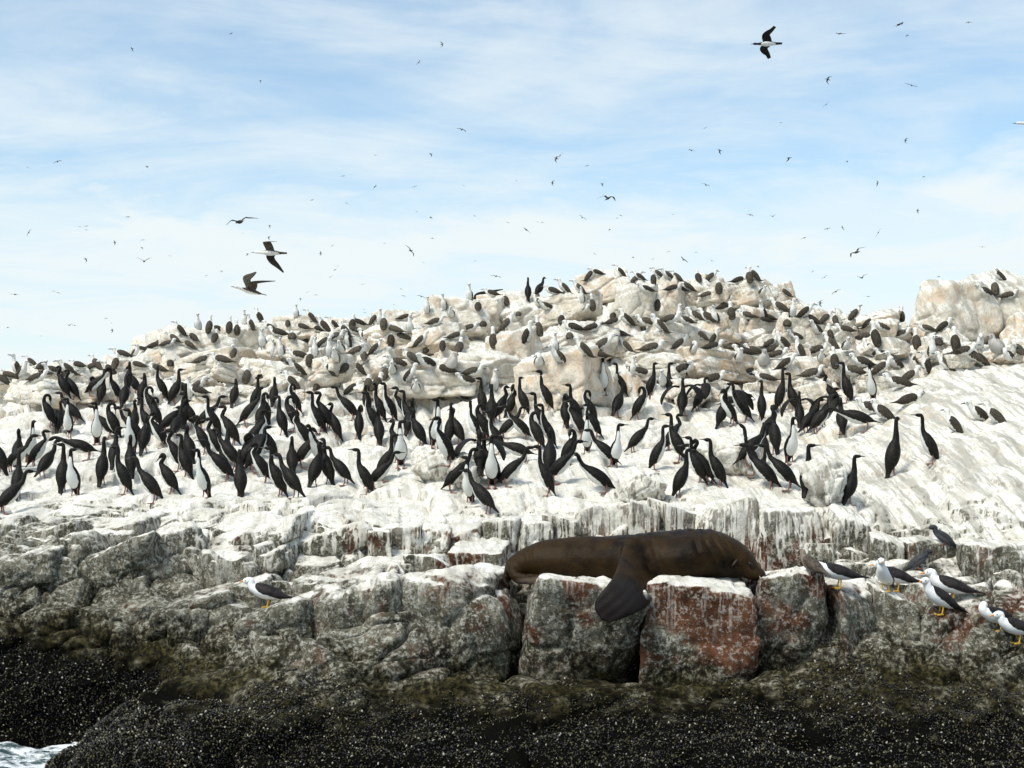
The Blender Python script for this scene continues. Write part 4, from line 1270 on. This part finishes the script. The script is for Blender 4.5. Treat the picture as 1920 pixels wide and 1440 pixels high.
for (x, y, sp, tl, k), lab in zip(FLY, flab):
    dist = 1.36 * FPX / sp * (.75 if k == 3 else 1)
    dist = min(dist, 420)
    o = link('distant_bird', SM[k], None, None, label=lab, category='bird', group='distant birds in the sky')
    side = random.choice([-1, 1])
    hd = (random.uniform(140, 215) if side > 0 else random.uniform(-35, 35)) if k != 3 else random.choice([60, -70, 110, -110])
    away = abs((hd + 180) % 360 - 180) > 90
    orient(o, at(x, y, dist), hd, (-tl if away else tl), random.uniform(0, 12))


# ------------------------------------------------------------------ the sea lion
def sealion():
    Y0 = 12.8
    sc_ = Y0 / FPX
    #        column, row of the back, row of the belly, half width m, metres nearer
    prof = [(949, 1068, 1080, .05, .02), (962, 1046, 1084, .10, .02), (990, 1027, 1088, .16, .02), (1030, 1014, 1092, .22, .02), (1080, 1009, 1096, .26, .02), (1130, 1007, 1100, .29, .02), (1180, 1003, 1112, .34, .02),
            (1230, 997, 1112, .39, .02), (1280, 991, 1096, .41, 0), (1318, 991, 1088, .38, -.02), (1348, 998, 1087, .33, -.04), (1370, 1010, 1087, .27, -.05), (1386, 1024, 1088, .22, -.06)]
    rows = []
    for (x, t_, b_, wd, dy) in prof:
        p_ = at(x, (t_ + b_) / 2, Y0)
        rows.append([p_[0], Y0 + dy, p_[2], wd, (b_ - t_) / 2 * sc_, 0])
    parts = [loft(rows, 46, 28)]

    def fl(pts_):
        r_ = []
        for (x, y, dy, wd, th) in pts_:
            p_ = at(x, y, Y0 + dy)
            r_.append([*p_, wd, th, 0])
        return r_
    # fore flipper hangs down over the block; hind flippers trail along the rock
    parts.append(loft(fl([(1212, 1046, -.16, .26, .12), (1198, 1078, -.40, .235, .10), (1184, 1102, -.74, .205, .06), (1167, 1118, -.98, .175, .042), (1150, 1131, -1.04, .155, .03), (1136, 1142, -1.05, .13, .022), (1126, 1149, -1.05, .10, .016), (1120, 1153, -1.05, .06, .01)]), 30, 18, side=(.62, 0, -.78)))
    parts.append(loft(fl([(962, 1062, -.05, .05, .06), (968, 1082, -.14, .05, .05), (1000, 1088, -.22, .055, .035), (1040, 1093, -.27, .06, .026), (1072, 1098, -.29, .04, .014)]), 20, 12, side=(0, .5, .85)))
    parts.append(loft(fl([(958, 1066, .08, .05, .05), (950, 1084, .02, .05, .04), (948, 1094, -.04, .05, .03), (956, 1102, -.10, .03, .016)]), 14, 12, side=(.5, .85, 0)))
    # head laid down to the right, muzzle on the rock
    parts.append(loft(fl([(1350, 1044, -.02, .22, .18), (1376, 1051, -.11, .20, .155), (1394, 1058, -.17, .165, .130), (1406, 1066, -.21, .115, .090), (1417, 1074, -.25, .088, .068), (1427, 1080, -.28, .066, .052), (1434, 1084, -.30, .035, .03)]), 26, 20))
    me = skin('sea_lion', parts, None)
    tmp = bpy.data.objects.new('tmp', me)
    COL.objects.link(tmp)
    rm = tmp.modifiers.new('r', 'REMESH')
    rm.mode = 'VOXEL'
    rm.voxel_size = .014
    rm.use_smooth_shade = True
    sm = tmp.modifiers.new('s', 'SMOOTH')
    sm.iterations = 6
    dg = deps()
    out = bpy.data.meshes.new_from_object(tmp.evaluated_get(dg))
    bpy.data.objects.remove(tmp)
    out.name = 'sea_lion'
    n_ = len(out.vertices)
    V = np.empty(n_ * 3)
    out.vertices.foreach_get('co', V)
    V = V.reshape(-1, 3)
    # folds of skin at the neck, the flank and the tail
    xs = (V[:, 0] - at(1180, 1060, Y0)[0])
    V += np.stack([np.zeros(n_), -.012 * fbm(V, 3.0, 3, 5), .012 * fbm(V, 3.5, 3, 9)], -1)
    # folds of the neck, wrinkles at the root of the flipper and the rump
    tilt_ = xs + .35 * (V[:, 2] - 1.5)
    for c0, wd_, dp in ((.62, .022, .016), (.72, .020, .018), (.81, .018, .016), (.90, .016, .012), (.16, .02, .010), (.26, .022, .012), (-.86, .016, .010), (-.93, .014, .010)):
        cut = dp * np.exp(-((tilt_ + .03 * vnoise(V * 5, 3) - c0) / wd_) ** 2)
        V[:, 1] += cut
        V[:, 2] -= cut * .5
    # the long finger bones show through the fore flipper
    q0 = at(1155, 1134, Y0 - .95)
    near_ = np.exp(-(((V - q0) / np.array([.30, .34, .20])) ** 2).sum(1))
    across = (V[:, 0] - q0[0]) * .62 - (V[:, 2] - q0[2]) * .78
    V[:, 1] -= .003 * near_ * np.cos(across * 2 * math.pi / .075)
    out.vertices.foreach_set('co', V.ravel())
    out.update()
    out.materials.clear()
    # dry brown fur on the back and rump, wet dark skin on the flippers
    q = at(1155, 1134, Y0 - .95)
    fp = np.exp(-(((V - q) / np.array([.30, .40, .22])) ** 2).sum(1))
    h_ = at(1020, 1092, Y0 - .24)
    hp_ = np.exp(-(((V - h_) / np.array([.30, .16, .05])) ** 2).sum(1))
    for nm, arr in (('flip', fp), ('hind', hp_)):
        a_ = out.attributes.new(nm, 'FLOAT', 'POINT')
        a_.data.foreach_set('value', arr.astype(np.float32))
    m, g, p = new_mat('sea_lion_fur')
    geo = g.n('ShaderNodeNewGeometry')
    P = geo.outputs['Position']
    n1_ = g.noise(P, 3.2, 4, .6)
    n2_ = g.noise(g.vm('MULTIPLY', P, (30, 30, 90)), 1.0, 4, .65)
    n3_ = g.noise(P, 9, 5, .65)
    c_ = g.mix(g.ss(n1_, .36, .62), (.0065, .0035, .0012), (.026, .0140, .0036))
    c_ = g.mix(g.m('MULTIPLY', g.ss(n3_, .5, .7), .5), c_, (.045, .024, .006))
    c_ = g.mix(g.m('MULTIPLY', g.ss(n2_, .5, .75), .4), c_, (.012, .008, .006))
    af = g.n('ShaderNodeAttribute', attribute_name='flip')
    ah = g.n('ShaderNodeAttribute', attribute_name='hind')
    c_ = g.mix(g.ss(af.outputs['Fac'], .15, .55), c_, (.016, .0125, .011))
    c_ = g.mix(g.ss(ah.outputs['Fac'], .25, .7), c_, (.14, .105, .08))
    g.put(p.inputs['Base Color'], c_)
    p.inputs['Roughness'].default_value = .5
    p.inputs['Specular IOR Level'].default_value = .10
    bp = g.n('ShaderNodeBump')
    bp.inputs['Strength'].default_value = .4
    bp.inputs['Distance'].default_value = .012
    g.put(bp.inputs['Height'], g.m('ADD', n2_, n3_))
    g.nt.links.new(bp.outputs[0], p.inputs['Normal'])
    o = link('sea_lion', out, m, None, label='large brown sea lion asleep on the blocks, fore flipper hanging down', category='sea lion')
    # face: shut eye, nose, ear and whiskers
    dark = plain('sea_lion_nose', (.006, .005, .005), .3)
    earm = plain('sea_lion_ear', (.02, .012, .006), .6)
    wh = plain('whiskers', (.35, .31, .24), .5)

    def bit(nm, pts_, mt):
        me_ = skin(nm, [loft(fl(pts_), 8, 8)], mt)
        return link(nm, me_, None, o)
    bit('nose', [(1430, 1081, -.315, .012, .012), (1433, 1082.5, -.325, .030, .026), (1436, 1085, -.325, .026, .022), (1437, 1087, -.32, .008, .008)], dark)
    bit('eye', [(1402, 1055, -.315, .004, .004), (1405, 1056.5, -.335, .016, .011), (1408, 1057.5, -.335, .016, .011), (1411, 1058, -.32, .004, .004)], dark)
    bit('ear', [(1383, 1049, -.305, .008, .008), (1379, 1053, -.335, .018, .012), (1375, 1058, -.345, .014, .008), (1372, 1061, -.345, .003, .003)], earm)
    for k in range(6):
        bit('whisker', [(1424, 1080 + k % 3, -.35, .0022, .0022), (1428 + k, 1087 + k, -.40, .002, .002), (1429 + 2 * k, 1094 + k, -.41, .001, .001)], wh)
    return o


SL = sealion()
